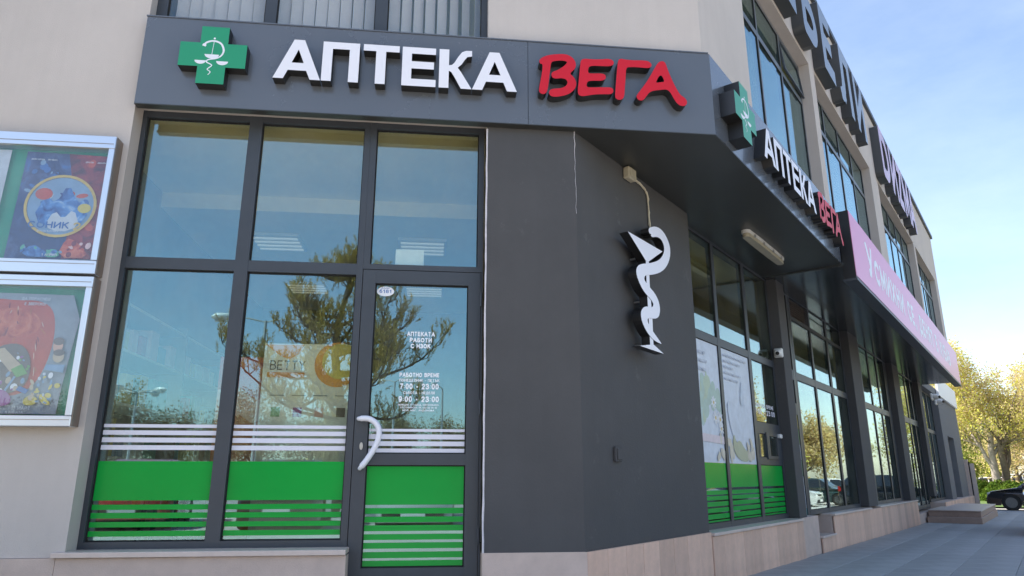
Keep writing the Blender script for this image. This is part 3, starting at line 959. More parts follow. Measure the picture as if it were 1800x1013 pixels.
# hatch between the two lower lights
obj('hatch_stile', MB().box(FR, 4.848, 4.90, SF - .02, SF + .004, 1.319, 1.641), 'frame_metal', sw2)
hb = MB().box(FR, 5.17, 5.30, SF - .02, SF + .014, 1.30, 1.66).box(FR, 5.66, 5.842, SF - .02, SF + .004, 1.319, 1.641)
hb.box(FR, 5.30, 5.66, SF - .01, SF + .012, 1.30, 1.345).box(FR, 5.30, 5.66, SF - .01, SF + .012, 1.615, 1.66)
obj('hatch', hb, 'frame_metal', sw2)
box('latch', FR, (5.70, 5.80, SF - .002, SF + .05, 1.60, 1.66), 'plastic_white', sw2, bevel=.01)
SO = SG + .0012
GRS = [(.912, 1.217), (.849, .908 - .018), (.787, .835), (.721, .772), (.655, .707), (.589, .641)]
GRS = [(.940, 1.217), (.863, .910), (.804, .848), (.737, .786), (.671, .719), (.601, .653), (.561, .587)]
for a0, a1, pr_ in ((2.56, 3.59, sw), (3.68, 4.735, sw), (4.85, 5.84, sw2)):
    stripes(FR, a0 + .009, a1 - .009, SO, GRS, 'vinyl_green', pr_)
# printed herbal posters on the side window
P0 = SO + .0002
def sheet_print(name, a0, a1, c0, c1, b, m, parent):
    return box(name, FR, (a0, a1, b, b + .0012), m, parent) if False else box(name, FR, (a0, a1, b, b + .0012, c0, c1), m, parent)
rng = random.Random(21)
for a0, a1 in ((2.569, 3.581), (3.689, 4.726)):
    sheet_print('poster_print', a0, a1, 1.219, 2.640, SO, 'ink_mist', sw)
lay = [0]
def blob(pts, m, parent=sw, F=FR):
    lay[0] += 1
    b = SO + .0014 + lay[0] * .00012
    obj('poster_print', MB().prism(F, pts, b, b + .0001), m, parent)
for k in range(16):
    x, z = rng.uniform(2.95, 3.5), rng.uniform(1.78, 2.10)
    blob(disc(x, z, rng.uniform(.05, .10), rng.uniform(.10, .19), 12, rng.uniform(-.9, .9)), rng.choice(['ink_pleaf', 'ink_pleaf', 'ink_pgrass', 'ink_pteal']))
blob(smooth_loop([(3.08, 2.05), (3.13, 2.27), (3.17, 2.28), (3.19, 2.05)], 2), 'ink_pgrass')
blob(smooth_loop([(2.93, 2.0), (2.95, 2.17), (3.00, 2.05)], 2), 'ink_pgrass')
def daisy(x, z, r):
    for q in range(9):
        an = 2 * math.pi * q / 9
        blob(disc(x + math.cos(an) * r * .6, z + math.sin(an) * r * .6, r * .42, r * .16, 8, an), 'ink_paper')
    blob(disc(x, z, r * .24, None, 10), 'ink_gold')
for x, z, r in ((3.33, 1.92, .085), (3.36, 1.74, .095), (3.50, 1.73, .10), (3.52, 1.62, .085)):
    daisy(x, z, r)
blob([(2.572, 1.46), (3.578, 1.44), (3.578, 1.53), (2.572, 1.55)], 'ink_prose')
blob(smooth_loop([(3.43, 1.56), (3.49, 1.58), (3.51, 1.47), (3.46, 1.42)], 1), 'ink_psand')
blob(smooth_loop([(3.76, 2.02), (3.80, 1.70), (3.95, 1.48), (4.30, 1.48), (4.48, 1.72), (4.56, 2.03), (4.2, 1.90)], 2), 'ink_pcup')
blob(smooth_loop([(4.24, 1.95), (4.34, 2.28), (4.40, 2.27), (4.42, 1.97)], 2), 'ink_psky')
blob(smooth_loop([(3.86, 1.44), (3.93, 1.60), (4.0, 1.46), (4.12, 1.52), (4.30, 1.40), (4.44, 1.36), (4.40, 1.25), (4.16, 1.25), (3.96, 1.31)], 1), 'ink_polive')
for k in range(26):
    x, z = rng.uniform(3.3, 3.95) if k % 2 else rng.uniform(4.40, 4.64), rng.uniform(1.27, 1.52)
    x = min(x, 3.56) if x < 3.635 else max(x, 3.72)
    blob(disc(x, z, rng.uniform(.02, .05), rng.uniform(.04, .075), 9, rng.uniform(-1, 1)), 'ink_psand')
def print_lines(x0, z, widths, step, h):
    for k, w in enumerate(widths):          # lines of print too small to read
        x = x0
        while x < x0 + w - .02:
            l = min(rng.uniform(.05, .16), x0 + w - x)
            blob([(x, z - k * step), (x + l, z - k * step), (x + l, z - k * step + h), (x, z - k * step + h)], 'ink_pgrey')
            x += l + .025
print_lines(3.76, 2.545, (.86, .60, .34, .58, .52), .075, .026)
print_lines(2.80, 2.47, (.34, .38, .34), .10, .034)
text('lettering', 'РАБОТНО ВРЕМЕ', FR, 5.70, SO, 2.00, width=.84, height=.055, m='vinyl_white', parent=sw2, align='R', bold=.2)
text('lettering', '7:00 - 23:00', FR, 5.74, SO, 1.90, width=.88, height=.075, m='vinyl_white', parent=sw2, align='R', bold=.2)

# bay with the half-open door
w3 = window('side_shop_window', FR, 7.05, 10.798, .49, 4.05, SF, -1, [(7.12, 8.27), (8.36, 9.50), (9.62, 10.72)], [(.56, 2.60), (2.72, 3.62), (3.68, 4.01)], gm='side_glass', rec=.017, skip=((0, 2),), label='second bay of the side shop windows beyond the first pier')
lv = MB()
for k in range(8):
    z = 3.69 + k * .040
    lv.prism(lambda a, b, c: FR(b, a, c), [(SF - .05, z + .03), (SF - .005, z), (SF - .005, z + .006), (SF - .05, z + .036)], 7.14, 8.25)
lv.box(FR, 7.12, 8.27, SF - .068, SF - .058, 3.68, 4.01)
obj('louvre', lv, 'aluminium_side', w3)
sd = window('side_door', FR, 6.28, 7.045, .20, 4.049, SF - .002, -1, [(6.40, 6.93)], [(.30, 2.02), (2.20, 2.58), (2.74, 4.0)], gm='side_glass', rec=.017, label='narrow glazed side door with a colourful sticker strip')
sp = SG + .006
for k in range(7):
    z0 = .36 + k * .24
    box('sticker', FR, (6.55, 6.90, sp, sp + .0012, z0, z0 + .235), ['ink_teal', 'ink_mist', 'ink_pale', 'ink_leafy', 'ink_mist', 'ink_grass', 'ink_lemon'][k], sd)
for k, z in enumerate((.50, .98, 1.45)):
    obj('sticker', MB().prism(FR, disc(6.72, z, .09, .09, 14), sp + .002, sp + .003), ['ink_cobalt', 'ink_teal', 'ink_ink'][k], sd)
w4 = window('side_shop_window', FR, 11.682, 16.018, .49, 4.05, SF, -1, [(11.75, 12.50), (12.62, 13.55), (13.64, 14.58), (14.68, 15.60)], [(.56, 2.57), (2.70, 4.0)], gm='side_glass', rec=.017, label='third bay of the side shop windows between two charcoal piers')
w5 = window('side_shop_window', FR, 16.952, 20.748, .17, 4.05, SF, -1, [(17.1, 17.95), (18.05, 19.05), (19.15, 20.05), (20.15, 20.7)], [(.28, 2.60), (2.76, 4.0)], gm='side_glass', rec=.017, label='glazed entrance bay above the stone steps')
for s in (19.04, 19.16):
    obj('pull_bar', MB().tube([FR(s, SF + .06, .55), FR(s, SF + .06, 1.75)], .018, 8), 'rubber', w5, smooth=True)
w6 = window('side_shop_window', FR, 21.452, 25.6, .31, 4.0, SF - .05, -1, [(21.55, 22.85), (22.95, 24.2), (24.3, 25.5)], [(.38, 2.58), (2.70, 3.95)], gm='side_glass', rec=.017, label='last glazed bay beyond the canopy end')

# ------------------------------------------------------------------ fascia, soffit, canopy
fas = obj('fascia', MB().plan([(-2.522, 5.480), (2.455, 5.480), rp(5.72, .98), rp(5.72, .915), (UC[0] + .003, 5.546), (-2.522, 5.546)], 4.046, 4.855), 'frame_metal', bld)
fc = meet(5.47, .99)
fs = (fc[0] - CX) * DV.x + (fc[1] - CY) * DV.y
g = .0025
for a0, a1 in ((-2.530, .752), (.752, fc[0])):
    box('panel', FL, (a0 + (g if a0 > 0 else 0), a1 - (g if a1 < 1 else 0), 5.470, 5.4795, 4.038, 4.862), 'fascia_panel', fas)
for a0, a1 in ((fs + .0005, 1.90), (1.90, 4.0), (4.0, 5.72)):
    box('panel', FR, (a0 + (g if a0 > 1 else 0), a1 - g, .9805, .99, 4.038, 4.862), 'fascia_panel', fas)
box('cap_flashing', FL, (-2.536, fc[0] - .01, 5.463, 5.548, 4.8635, 4.875), 'fascia_panel', fas)
# soffit under the overhang
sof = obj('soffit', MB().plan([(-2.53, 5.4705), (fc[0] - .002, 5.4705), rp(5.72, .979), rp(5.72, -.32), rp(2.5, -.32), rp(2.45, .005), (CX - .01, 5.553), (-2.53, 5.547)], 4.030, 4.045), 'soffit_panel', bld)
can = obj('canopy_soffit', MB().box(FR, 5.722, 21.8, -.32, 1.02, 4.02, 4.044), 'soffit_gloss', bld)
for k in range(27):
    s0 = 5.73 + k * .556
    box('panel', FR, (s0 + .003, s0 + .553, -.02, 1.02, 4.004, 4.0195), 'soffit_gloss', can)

# pink illuminated-style banner along the canopy edge
ban = thing('banner_sign', 'long pink banner sign with white slogan along the canopy edge', 'sign', FR(5.73, 1.0, 3.8))
box('housing', FR, (5.73, 20.75, .995, 1.158, 3.80, 4.83), 'letter_black', ban, bevel=.004)
box('face', FR, (5.735, 20.745, 1.1585, 1.164, 3.835, 4.825), 'pink_banner', ban)
box('under_trim', FR, (5.72, 20.76, .985, 1.17, 3.77, 3.80), 'frame_metal', ban)
text('lettering', 'УСМИХНИ СЕ, ДЕНЯТ Е ХУБАВ', FR, 6.75, 1.1655, 4.08, width=11.6, height=.56, m='print_white', parent=ban, align='L', bold=.23, small=.78)

# ------------------------------------------------------------------ signs
LET = {
 'А1': ([(-1.271, 4.664), (-1.184, 4.664), (-1.034, 4.287), (-1.120, 4.287), (-1.154, 4.369), (-1.306, 4.369), (-1.339, 4.287), (-1.424, 4.287)], [[(-1.229, 4.570), (-1.179, 4.441), (-1.279, 4.441)]]),
 'П': ([(-1.028, 4.664), (-.720, 4.664), (-.720, 4.287), (-.804, 4.287), (-.804, 4.598), (-.946, 4.598), (-.946, 4.287), (-1.028, 4.287)], []),
 'Т': ([(-.688, 4.664), (-.382, 4.664), (-.382, 4.602), (-.496, 4.602), (-.496, 4.287), (-.580, 4.287), (-.580, 4.602), (-.688, 4.602)], []),
 'Е': ([(-.356, 4.664), (-.069, 4.664), (-.069, 4.601), (-.275, 4.601), (-.275, 4.526), (-.083, 4.526), (-.083, 4.456), (-.275, 4.456), (-.275, 4.356), (-.065, 4.356), (-.065, 4.287), (-.356, 4.287)], []),
 'К': ([(-.038, 4.664), (.046, 4.664), (.046, 4.509), (.072, 4.514), (.092, 4.535), (.123, 4.593), (.157, 4.645), (.192, 4.662), (.245, 4.664), (.245, 4.609), (.205, 4.601), (.182, 4.571), (.156, 4.525), (.122, 4.490), (.152, 4.448), (.246, 4.287), (.152, 4.287), (.098, 4.392), (.068, 4.443), (.046, 4.455), (.046, 4.287), (-.038, 4.287)], []),
 'А2': ([(.399, 4.664), (.486, 4.664), (.640, 4.287), (.553, 4.287), (.521, 4.370), (.369, 4.370), (.337, 4.287), (.249, 4.287)], [[(.445, 4.571), (.496, 4.440), (.395, 4.440)]]),
}
RED = {
 'В': ([(.836, 4.608), (.858, 4.643), (.925, 4.677), (1.05, 4.697), (1.107, 4.688), (1.152, 4.653), (1.171, 4.603), (1.161, 4.552), (1.109, 4.501), (1.137, 4.48), (1.164, 4.438), (1.171, 4.394), (1.15, 4.343), (1.099, 4.296), (1.031, 4.271), (.963, 4.26), (.93, 4.273), (.919, 4.303), (.936, 4.333), (.976, 4.344), (1.032, 4.35), (1.072, 4.373), (1.093, 4.408), (1.079, 4.441), (1.04, 4.452), (.983, 4.441), (.955, 4.449), (.944, 4.477), (.956, 4.508), (.99, 4.521), (1.047, 4.56), (1.082, 4.597), (1.092, 4.619), (1.049, 4.629), (.98, 4.619), (.945, 4.606), (.934, 4.504), (.912, 4.328), (.896, 4.292), (.869, 4.28), (.841, 4.291), (.832, 4.322), (.848, 4.41), (.866, 4.512), (.87, 4.582), (.85, 4.578)], []),
 'Е': ([(1.215, 4.645), (1.244, 4.662), (1.301, 4.66), (1.394, 4.664), (1.463, 4.677), (1.504, 4.666), (1.518, 4.641), (1.507, 4.615), (1.472, 4.599), (1.391, 4.597), (1.322, 4.595), (1.282, 4.582), (1.274, 4.515), (1.32, 4.516), (1.389, 4.523), (1.429, 4.516), (1.439, 4.489), (1.427, 4.46), (1.386, 4.447), (1.318, 4.445), (1.266, 4.435), (1.256, 4.375), (1.316, 4.377), (1.407, 4.385), (1.482, 4.39), (1.503, 4.367), (1.497, 4.335), (1.467, 4.318), (1.382, 4.315), (1.313, 4.306), (1.245, 4.287), (1.2, 4.284), (1.178, 4.307), (1.182, 4.37), (1.196, 4.484), (1.208, 4.6)], []),
 'Г': ([(1.554, 4.669), (1.58, 4.687), (1.614, 4.68), (1.696, 4.677), (1.79, 4.684), (1.842, 4.677), (1.866, 4.647), (1.856, 4.618), (1.827, 4.605), (1.739, 4.609), (1.658, 4.606), (1.626, 4.596), (1.618, 4.501), (1.606, 4.399), (1.598, 4.31), (1.58, 4.278), (1.545, 4.267), (1.517, 4.282), (1.513, 4.311), (1.525, 4.418), (1.539, 4.546)], []),
 'А': ([(1.924, 4.67), (1.96, 4.691), (1.991, 4.679), (2.001, 4.643), (2.018, 4.58), (2.048, 4.492), (2.079, 4.418), (2.11, 4.356), (2.155, 4.327), (2.173, 4.291), (2.161, 4.256), (2.125, 4.241), (2.086, 4.256), (2.054, 4.302), (2.008, 4.404), (1.937, 4.395), (1.844, 4.377), (1.807, 4.336), (1.775, 4.286), (1.746, 4.273), (1.718, 4.284), (1.705, 4.317), (1.727, 4.35), (1.789, 4.436), (1.839, 4.516), (1.885, 4.603)], [[(1.943, 4.562), (1.979, 4.477), (1.93, 4.471), (1.886, 4.459)]]),
}
def word(name, label, table, F, tf, b_front, b_back, mats, cat='sign', smooth=0):
    pts0 = list(table.values())[0][0]
    root = thing(name, label, cat, F(*(lambda p: (p[0], b_back, p[1]))(tf(*pts0[0]))))
    for k, (out, holes) in table.items():
        o_ = smooth_loop(out, smooth) if smooth else out
        h_ = [smooth_loop(h, smooth) if smooth else h for h in holes]
        obj('letter', MB().prism(F, [tf(*p) for p in o_], b_front, b_back, [[tf(*p) for p in h] for h in h_], m=1, mface=0), mats, root)
    return root
idt = lambda x, z: (x, z)
word('pharmacy_sign', 'raised white letters АПТЕКА on the grey front fascia', LET, FL, idt, 5.372, 5.469, ['letter_white', 'letter_black'])
word('shop_name_sign', 'raised red brush letters ВЕГА on the grey front fascia', RED, FL, idt, 5.372, 5.469, ['letter_red', 'letter_black'], smooth=2)
sx = (3.95 - 1.90) / (.640 + 1.424)
tfr = lambda x, z: (1.90 + (x + 1.424) * sx, 4.215 + (z - 4.287) * 1.0)
word('pharmacy_sign', 'raised white letters АПТЕКА on the side fascia seen at a slant', LET, FR, tfr, 1.105, .991, ['letter_white', 'letter_black'])
sx2 = (5.42 - 4.13) / (2.173 - .832)
tfr2 = lambda x, z: (4.13 + (x - .832) * sx2, 4.215 + (z - 4.27) * 1.0)
word('shop_name_sign', 'raised red brush letters ВЕГА on the side fascia beside the pink banner', RED, FR, tfr2, 1.105, .991, ['letter_red', 'letter_black'], smooth=2)

def cross_sign(label, F, cx, cz, front, back, k=1.0):
    a, b = .270 * k, .112 * k
    root = thing('green_cross_sign', label, 'sign', F(cx, back, cz - a))
    pts = [(-b, a), (b, a), (b, b), (a, b), (a, -b), (b, -b), (b, -a), (-b, -a), (-b, -b), (-a, -b), (-a, b), (-b, b)]
    obj('body', MB().prism(F, [(cx + x, cz + z) for x, z in pts], front, back, m=1, mface=0), ['cross_green', 'letter_black'], root)
    e = front - .0015 if front < back else front + .0015
    e2 = front - .0003 if front < back else front + .0003
    em = MB()
    T = lambda l: [(cx + x * k, cz + z * k) for x, z in l]
    sn = resample([(-.080, .080), (-.062, .115), (-.005, .134), (.055, .112), (.083, .052), (.070, .000), (.030, -.030), (-.030, -.046), (-.042, -.070), (.002, -.098), (-.030, -.136), (-.004, -.160), (-.020, -.188)], 6)
    n = len(sn)
    wd = [.030 if i < 4 else (.016 if i < n * .35 else .014 - .009 * (i - n * .35) / (n * .65)) for i in range(n)]
    em.prism(F, T(stroke_outline(sn, wd)), e, e2)
    em.prism(F, T([(-.072, .006), (.050, .006), (.036, -.012), (.004, -.026), (-.026, -.026), (-.056, -.014)]), e, e2) if False else None
    obj('emblem', em, 'letter_white', root)
    e3 = front - .0022 if front < back else front + .0022
    em = MB()
    for bx, bz, w, h in ((-.008, .004, .058, .038), (-.094, -.056, .046, .034), (.082, -.056, .048, .036)):
        em.prism(F, T([(bx + w * math.cos(t), bz + h * math.sin(t)) for t in [math.pi + i * math.pi / 12 for i in range(13)]]), e3, e2)
    em.prism(F, T([(-.003, .130), (.001, .130), (-.006, .006), (-.010, .006)]), e3, e2)
    em.prism(F, T(disc(0, .158, .009, None, 10)), e3, e2)
    obj('emblem', em, 'letter_white', root)
    return root
cross_sign('green pharmacy cross with white snake and scales at left of the front fascia', FL, -1.923, 4.465, 5.372, 5.469)
cross_sign('green pharmacy cross with white emblem at the corner end of the side fascia', FR, 1.28, 4.405, 1.135, .991, 1.08)

# snake and cup sign on the charcoal side wall
sk = thing('snake_cup_sign', 'white snake and cup sign with black sides on the charcoal wall', 'sign', FR(1.0, 0, 2.16))
fo, bo = .160, .072
WB_ = ['letter_white', 'letter_black']
obj('cup', MB().prism(FR, [(0.64, 3.239), (1.383, 3.24), (1.049, 3.051), (0.986, 3.045)], fo, bo, m=1, mface=0), WB_, sk)
obj('snake', MB().prism(FR, smooth_loop([(1.079, 3.396), (1.148, 3.432), (1.237, 3.463), (1.339, 3.476), (1.436, 3.458), (1.516, 3.409), (1.567, 3.344), (1.566, 3.262), (1.527, 3.18), (1.445, 3.092), (1.334, 3.019), (1.194, 2.96), (1.062, 2.92), (0.966, 2.896), (0.929, 2.866), (0.932, 2.838), (0.976, 2.816), (1.044, 2.789), (1.131, 2.76), (1.205, 2.71), (1.237, 2.651), (1.236, 2.593), (1.203, 2.537), (1.142, 2.507), (1.055, 2.492), (0.987, 2.486), (0.955, 2.471), (0.952, 2.443), (0.985, 2.414), (1.053, 2.37), (1.135, 2.328), (1.231, 2.279), (1.217, 2.275), (1.098, 2.28), (0.994, 2.308), (0.9, 2.358), (0.836, 2.422), (0.816, 2.48), (0.833, 2.531), (0.888, 2.569), (0.956, 2.591), (1.027, 2.595), (1.082, 2.611), (1.098, 2.638), (1.067, 2.668), (1.016, 2.686), (0.948, 2.707), (0.876, 2.741), (0.816, 2.791), (0.775, 2.844), (0.765, 2.891), (0.787, 2.931), (0.834, 2.964), (0.91, 2.994), (1.014, 3.023), (1.129, 3.059), (1.266, 3.116), (1.358, 3.177), (1.41, 3.236), (1.424, 3.294), (1.402, 3.335), (1.358, 3.362), (1.298, 3.365), (1.23, 3.353), (1.154, 3.324), (1.117, 3.336), (1.138, 3.352), (1.086, 3.349)], 1), fo + .003, bo + .001, m=1, mface=0), WB_, sk)
obj('stem', MB().prism(FR, [(0.993, 3.051), (1.059, 3.056), (1.049, 2.836), (1.068, 2.498), (1.062, 2.242), (0.991, 2.231), (0.982, 2.821)], fo - .002, bo + .002, m=1, mface=0), WB_, sk)
obj('base', MB().prism(FR, [(0.774, 2.192), (0.991, 2.234), (1.063, 2.244), (1.27, 2.187)], fo + .001, bo + .003, m=1, mface=0), WB_, sk)
for s_, z_ in ((.98, 3.08), (1.02, 2.66), (1.0, 2.24), (1.40, 3.30)):
    obj('bracket', MB().tube([FR(s_, .001, z_), FR(s_, bo + .003, z_)], .012, 6), 'steel', sk)

# roof letters
def roof_word(name, label, items, mats, z0, h):
    root = thing(name, label, 'sign', FR(items[0][1], .91, z0))
    for ch, s0, s1 in items:
        text('letter', ch, FR, s0, 1.085, z0, width=s1 - s0, height=h, parent=root, align='L', bold=.22, depth=-.172, mats=mats, cell=.02)
    return root
roof_word('roof_sign', 'large slate grey letters МЕБЕЛИ on the upper side wall', [('М', 2.15, 3.25), ('Е', 3.62, 4.45), ('Б', 4.74, 5.60), ('Е', 5.93, 6.80), ('Л', 7.10, 8.15), ('И', 8.48, 9.30)], ['letter_slate', 'letter_slate_side'], 7.34, 1.22)
roof_word('roof_sign', 'large lilac-faced letters at the far end of the upper side wall', [('D', 11.05, 12.05), ('И', 12.25, 13.1), ('Z', 13.2, 13.95), ('М', 14.05, 15.0), ('А', 15.05, 15.9)], ['letter_lilac', 'letter_slate_side'], 7.34, 1.22)

# ------------------------------------------------------------------ small fittings
jb = thing('junction_box', 'weathered cream junction box under the soffit with a foam-covered cable', 'junction box', FR(.97, 0, 3.9))
box('box', FR, (.90, 1.05, .002, .075, 3.90, 4.025), 'old_plastic', jb, bevel=.012)
box('lid', FR, (.915, 1.035, .0755, .085, 3.915, 4.010), 'old_plastic', jb, bevel=.006)
rng = random.Random(6)
cp = resample([(1.0, .03, 3.90), (1.05, .02, 3.955), (1.17, .018, 3.965), (1.33, .018, 3.945), (1.405, .02, 3.87), (1.415, .02, 3.70), (1.425, .02, 3.55), (1.43, .05, 3.44)], 5)
obj('cable', MB().tube([FR(p[0] + rng.uniform(-.006, .006), p[1], p[2] + rng.uniform(-.006, .006)) for p in cp], [rng.uniform(.007, .015) for _ in cp], 6), 'cable_foam', jb, smooth=True)
so_ = thing('wall_socket', 'small grey socket plate low on the charcoal wall', 'socket', FR(.55, 0, 1.18))
box('plate', FR, (.495, .605, .001, .03, 1.180, 1.305), 'charcoal_render', so_, bevel=.006)
box('cover', FR, (.51, .59, .0305, .04, 1.195, 1.29), 'charcoal_render', so_, bevel=.005)
ll = thing('soffit_light', 'unlit cream fluorescent batten lamp under the dark soffit', 'lamp', FR(4.2, .37, 4.03))
def capsule(s0, s1, o, w, z0, z1):
    return MB().prism(lambda a, b, c: FR(a, c, b), smooth_loop([(s0, o - w), (s1, o - w), (s1 + .05, o - w * .5), (s1 + .05, o + w * .5), (s1, o + w), (s0, o + w), (s0 - .05, o + w * .5), (s0 - .05, o - w * .5)], 1), z0, z1)
obj('tray', capsule(3.47, 4.88, .36, .062, 3.985, 4.028), 'plastic_white', ll)
obj('diffuser', capsule(3.48, 4.87, .36, .052, 3.935, 3.985), 'old_plastic', ll, bevel=.012)
for s in (3.62, 3.98, 4.37, 4.73):
    for o_ in (.295, .425):
        box('clip', FR, (s - .015, s + .015, o_ - .006, o_ + .006, 3.965, 4.00), 'steel', ll)
def camera_dome(label, s, o, z, k=1.0):
    c = thing('security_camera', label, 'camera', FR(s, o, z), 'security cameras on the side facade')
    box('mount', FR, (s - .07 * k, s + .07 * k, o + .001, o + .05 * k, z - .07 * k, z + .07 * k), 'plastic_white', c, bevel=.015 * k)
    obj('housing', MB().tube([FR(s, o + .05 * k, z), FR(s - .03 * k, o + .12 * k, z - .01), FR(s - .05 * k, o + .16 * k, z - .02)], [.058 * k, .056 * k, .035 * k], 14), 'plastic_white', c, smooth=True)
    obj('lens', MB().tube([FR(s - .05 * k, o + .16 * k, z - .02), FR(s - .056 * k, o + .172 * k, z - .023)], [.030 * k, .026 * k], 12), 'rubber', c, smooth=True)
c_ = thing('security_camera', 'white security camera on the first charcoal pier beside the side window', 'camera', FR(5.88, -.06, 2.8), 'security cameras on the side facade')
box('mount', FR, (5.83, 5.889, -.125, .005, 2.79, 2.93), 'plastic_white', c_, bevel=.015)
obj('housing', MB().tube([FR(5.83, -.06, 2.86), FR(5.77, -.05, 2.85), FR(5.74, -.045, 2.84)], [.055, .053, .035], 14), 'plastic_white', c_, smooth=True)
obj('lens', MB().tube([FR(5.745, -.045, 2.84), FR(5.735, -.043, 2.838)], [.030, .026], 12), 'rubber', c_, smooth=True)
camera_dome('white security camera under the far end of the canopy, nearer one', 23.6, .0, 3.78, 1.7)
camera_dome('white security camera under the far end of the canopy, farther one', 24.6, .0, 3.70, 1.7)

# poster display cases on the beige wall
def display_case(label, z0, z1, zi0, zi1):
    c = thing('display_case', label, 'display case', (-3.6, 5.55, z0), 'poster cases on the beige wall')
    x0, x1 = -4.75, -2.603
    y0, y1 = 5.430, 5.548
    fb = MB().box(FL, x0, x1, y0, y1 - .02, zi1, z1).box(FL, x0, x1, y0, y1 - .02, z0, zi0)
    fb.box(FL, x1 - .045, x1, y0 - .002, y1 - .021, zi0 + .001, zi1 - .001).box(FL, x0, x0 + .045, y0 - .002, y1 - .021, zi0 + .001, zi1 - .001)
    obj('frame', fb, 'aluminium', c, bevel=.004)
    obj('groove', MB().box(FL, x0 + .01, x1 - .01, y0 - .003, y0 - .0005, zi1 + .038, zi1 + .042).box(FL, x0 + .01, x1 - .01, y0 - .003, y0 - .0005, zi0 - .03, zi0 - .026), 'aluminium_side', c)
    box('side_profile', FL, (x1 + .0005, x1 + .006, y0 + .012, y1, z0 + .004, z1 - .004), 'aluminium_side', c)
    box('backing', FL, (x0 + .01, x1 - .01, y1 - .016, y1, zi0 - .02, zi1 + .02), 'case_backing', c)
    box('pane', FL, (x0 + .03, x1 - .03, y0 + .018, y0 + .022, zi0 - .01, zi1 + .01), 'case_glass', c)
    return c
display_case('upper aluminium poster case on the beige wall', 2.550, 3.706, 2.657, 3.597)
display_case('lower aluminium poster case on the beige wall', 1.406, 2.531, 1.482, 2.446)
def poster(name, label, quad, y, base, layers, texts):
    p = thing(name, label, 'poster', (quad[3][0], y, quad[3][1]), 'film posters in the wall cases')
    obj('paper', MB().prism(FL, quad, y, y + .001), base, p)
    for i, (pts, m) in enumerate(layers):
        b = y - .0004 - i * .00012
        obj('artwork', MB().prism(FL, pts, b, b + .0001), m, p)
    for body, x, z, w, h, m in texts:
        text('lettering', body, FL, x, y - .0006 - len(layers) * .00012, z, width=w, height=h, m=m, parent=p)
    return p
ring_o, ring_i = disc(-2.965, 3.115, .268, .262, 40), disc(-2.965, 3.115, .245, .240, 40)[::-1]
ring = [(a, b) for a, b in ring_o]
def ringlet(cx, cz, ro, ri, n=36):
    out = []
    for i in range(n + 1):
        t = 2 * math.pi * i / n - .5
        out.append((cx + ro * math.cos(t), cz + ro * .98 * math.sin(t)))
    for i in range(n, -1, -1):
        t = 2 * math.pi * i / n - .5 - .001
        out.append((cx + ri * math.cos(t), cz + ri * .98 * math.sin(t)))
    return out
rng = random.Random(31)
lay1 = [([(-2.97, 3.564), (-2.655, 3.555), (-2.660, 2.684), (-2.90, 2.684), (-2.86, 3.10)], 'art_ember'),
        (smooth_loop([(-3.14, 3.55), (-3.10, 3.36), (-2.98, 3.33), (-2.85, 3.36), (-2.83, 3.555)], 2), 'art_face'),
        (disc(-2.965, 3.115, .245, .24, 36), 'ink_sky'),
        (smooth_loop([(-3.16, 3.00), (-3.08, 3.20), (-3.0, 3.13), (-2.93, 3.31), (-2.84, 3.14), (-2.79, 3.18), (-2.745, 3.0), (-2.95, 2.90)], 1), 'art_blue'),
        (smooth_loop([(-3.06, 2.94), (-3.0, 3.08), (-2.93, 3.00), (-2.86, 3.10), (-2.80, 2.95), (-2.93, 2.89)], 1), 'ink_pale'),
        (disc(-3.10, 3.21, .065, .05, 14), 'ink_scarlet'), (disc(-2.785, 3.10, .05, .04, 14), 'ink_lemon'),
        (ringlet(-2.965, 3.115, .268, .246), 'ink_gold'),
        (smooth_loop([(-3.20, 2.69), (-3.12, 2.80), (-3.02, 2.74), (-2.95, 2.69)], 1), 'art_blue'),
        (smooth_loop([(-3.02, 2.69), (-2.99, 2.76), (-2.92, 2.75), (-2.91, 2.69)], 1), 'ink_mint'),
        (smooth_loop([(-2.93, 2.69), (-2.88, 2.85), (-2.80, 2.83), (-2.68, 2.69)], 1), 'art_red')]
pr = random.Random(77)
def confetti(n, cx, cz, rx, rz, pal, a, b, asp=.6):
    out = []
    for _ in range(n):
        t, r = pr.uniform(0, 2 * math.pi), math.sqrt(pr.uniform(0, 1))
        w = pr.uniform(a, b)
        out.append((disc(cx + rx * r * math.cos(t), cz + rz * r * math.sin(t), w, w * pr.uniform(asp * .6, 1), 9, pr.uniform(0, 3)), pr.choice(pal)))
    return out
lay1 = lay1[:1] + confetti(26, -3.13, 3.25, .12, .25, ['ink_cobalt', 'ink_navy', 'art_night', 'ink_sky'], .01, .035) + confetti(18, -2.76, 3.2, .09, .3, ['ink_crimson', 'art_ember', 'ink_scarlet'], .01, .04) \
    + lay1[2:3] + confetti(34, -2.965, 3.10, .19, .17, ['ink_cobalt', 'art_blue', 'ink_sky', 'ink_paper', 'ink_peach', 'ink_scarlet', 'ink_pale', 'ink_cobalt'], .012, .05) + lay1[3:] \
    + confetti(16, -3.06, 2.74, .18, .04, ['ink_cobalt', 'ink_sky', 'ink_mint', 'art_blue'], .008, .025) + confetti(10, -2.78, 2.76, .10, .06, ['ink_scarlet', 'ink_crimson', 'ink_rose'], .01, .03)
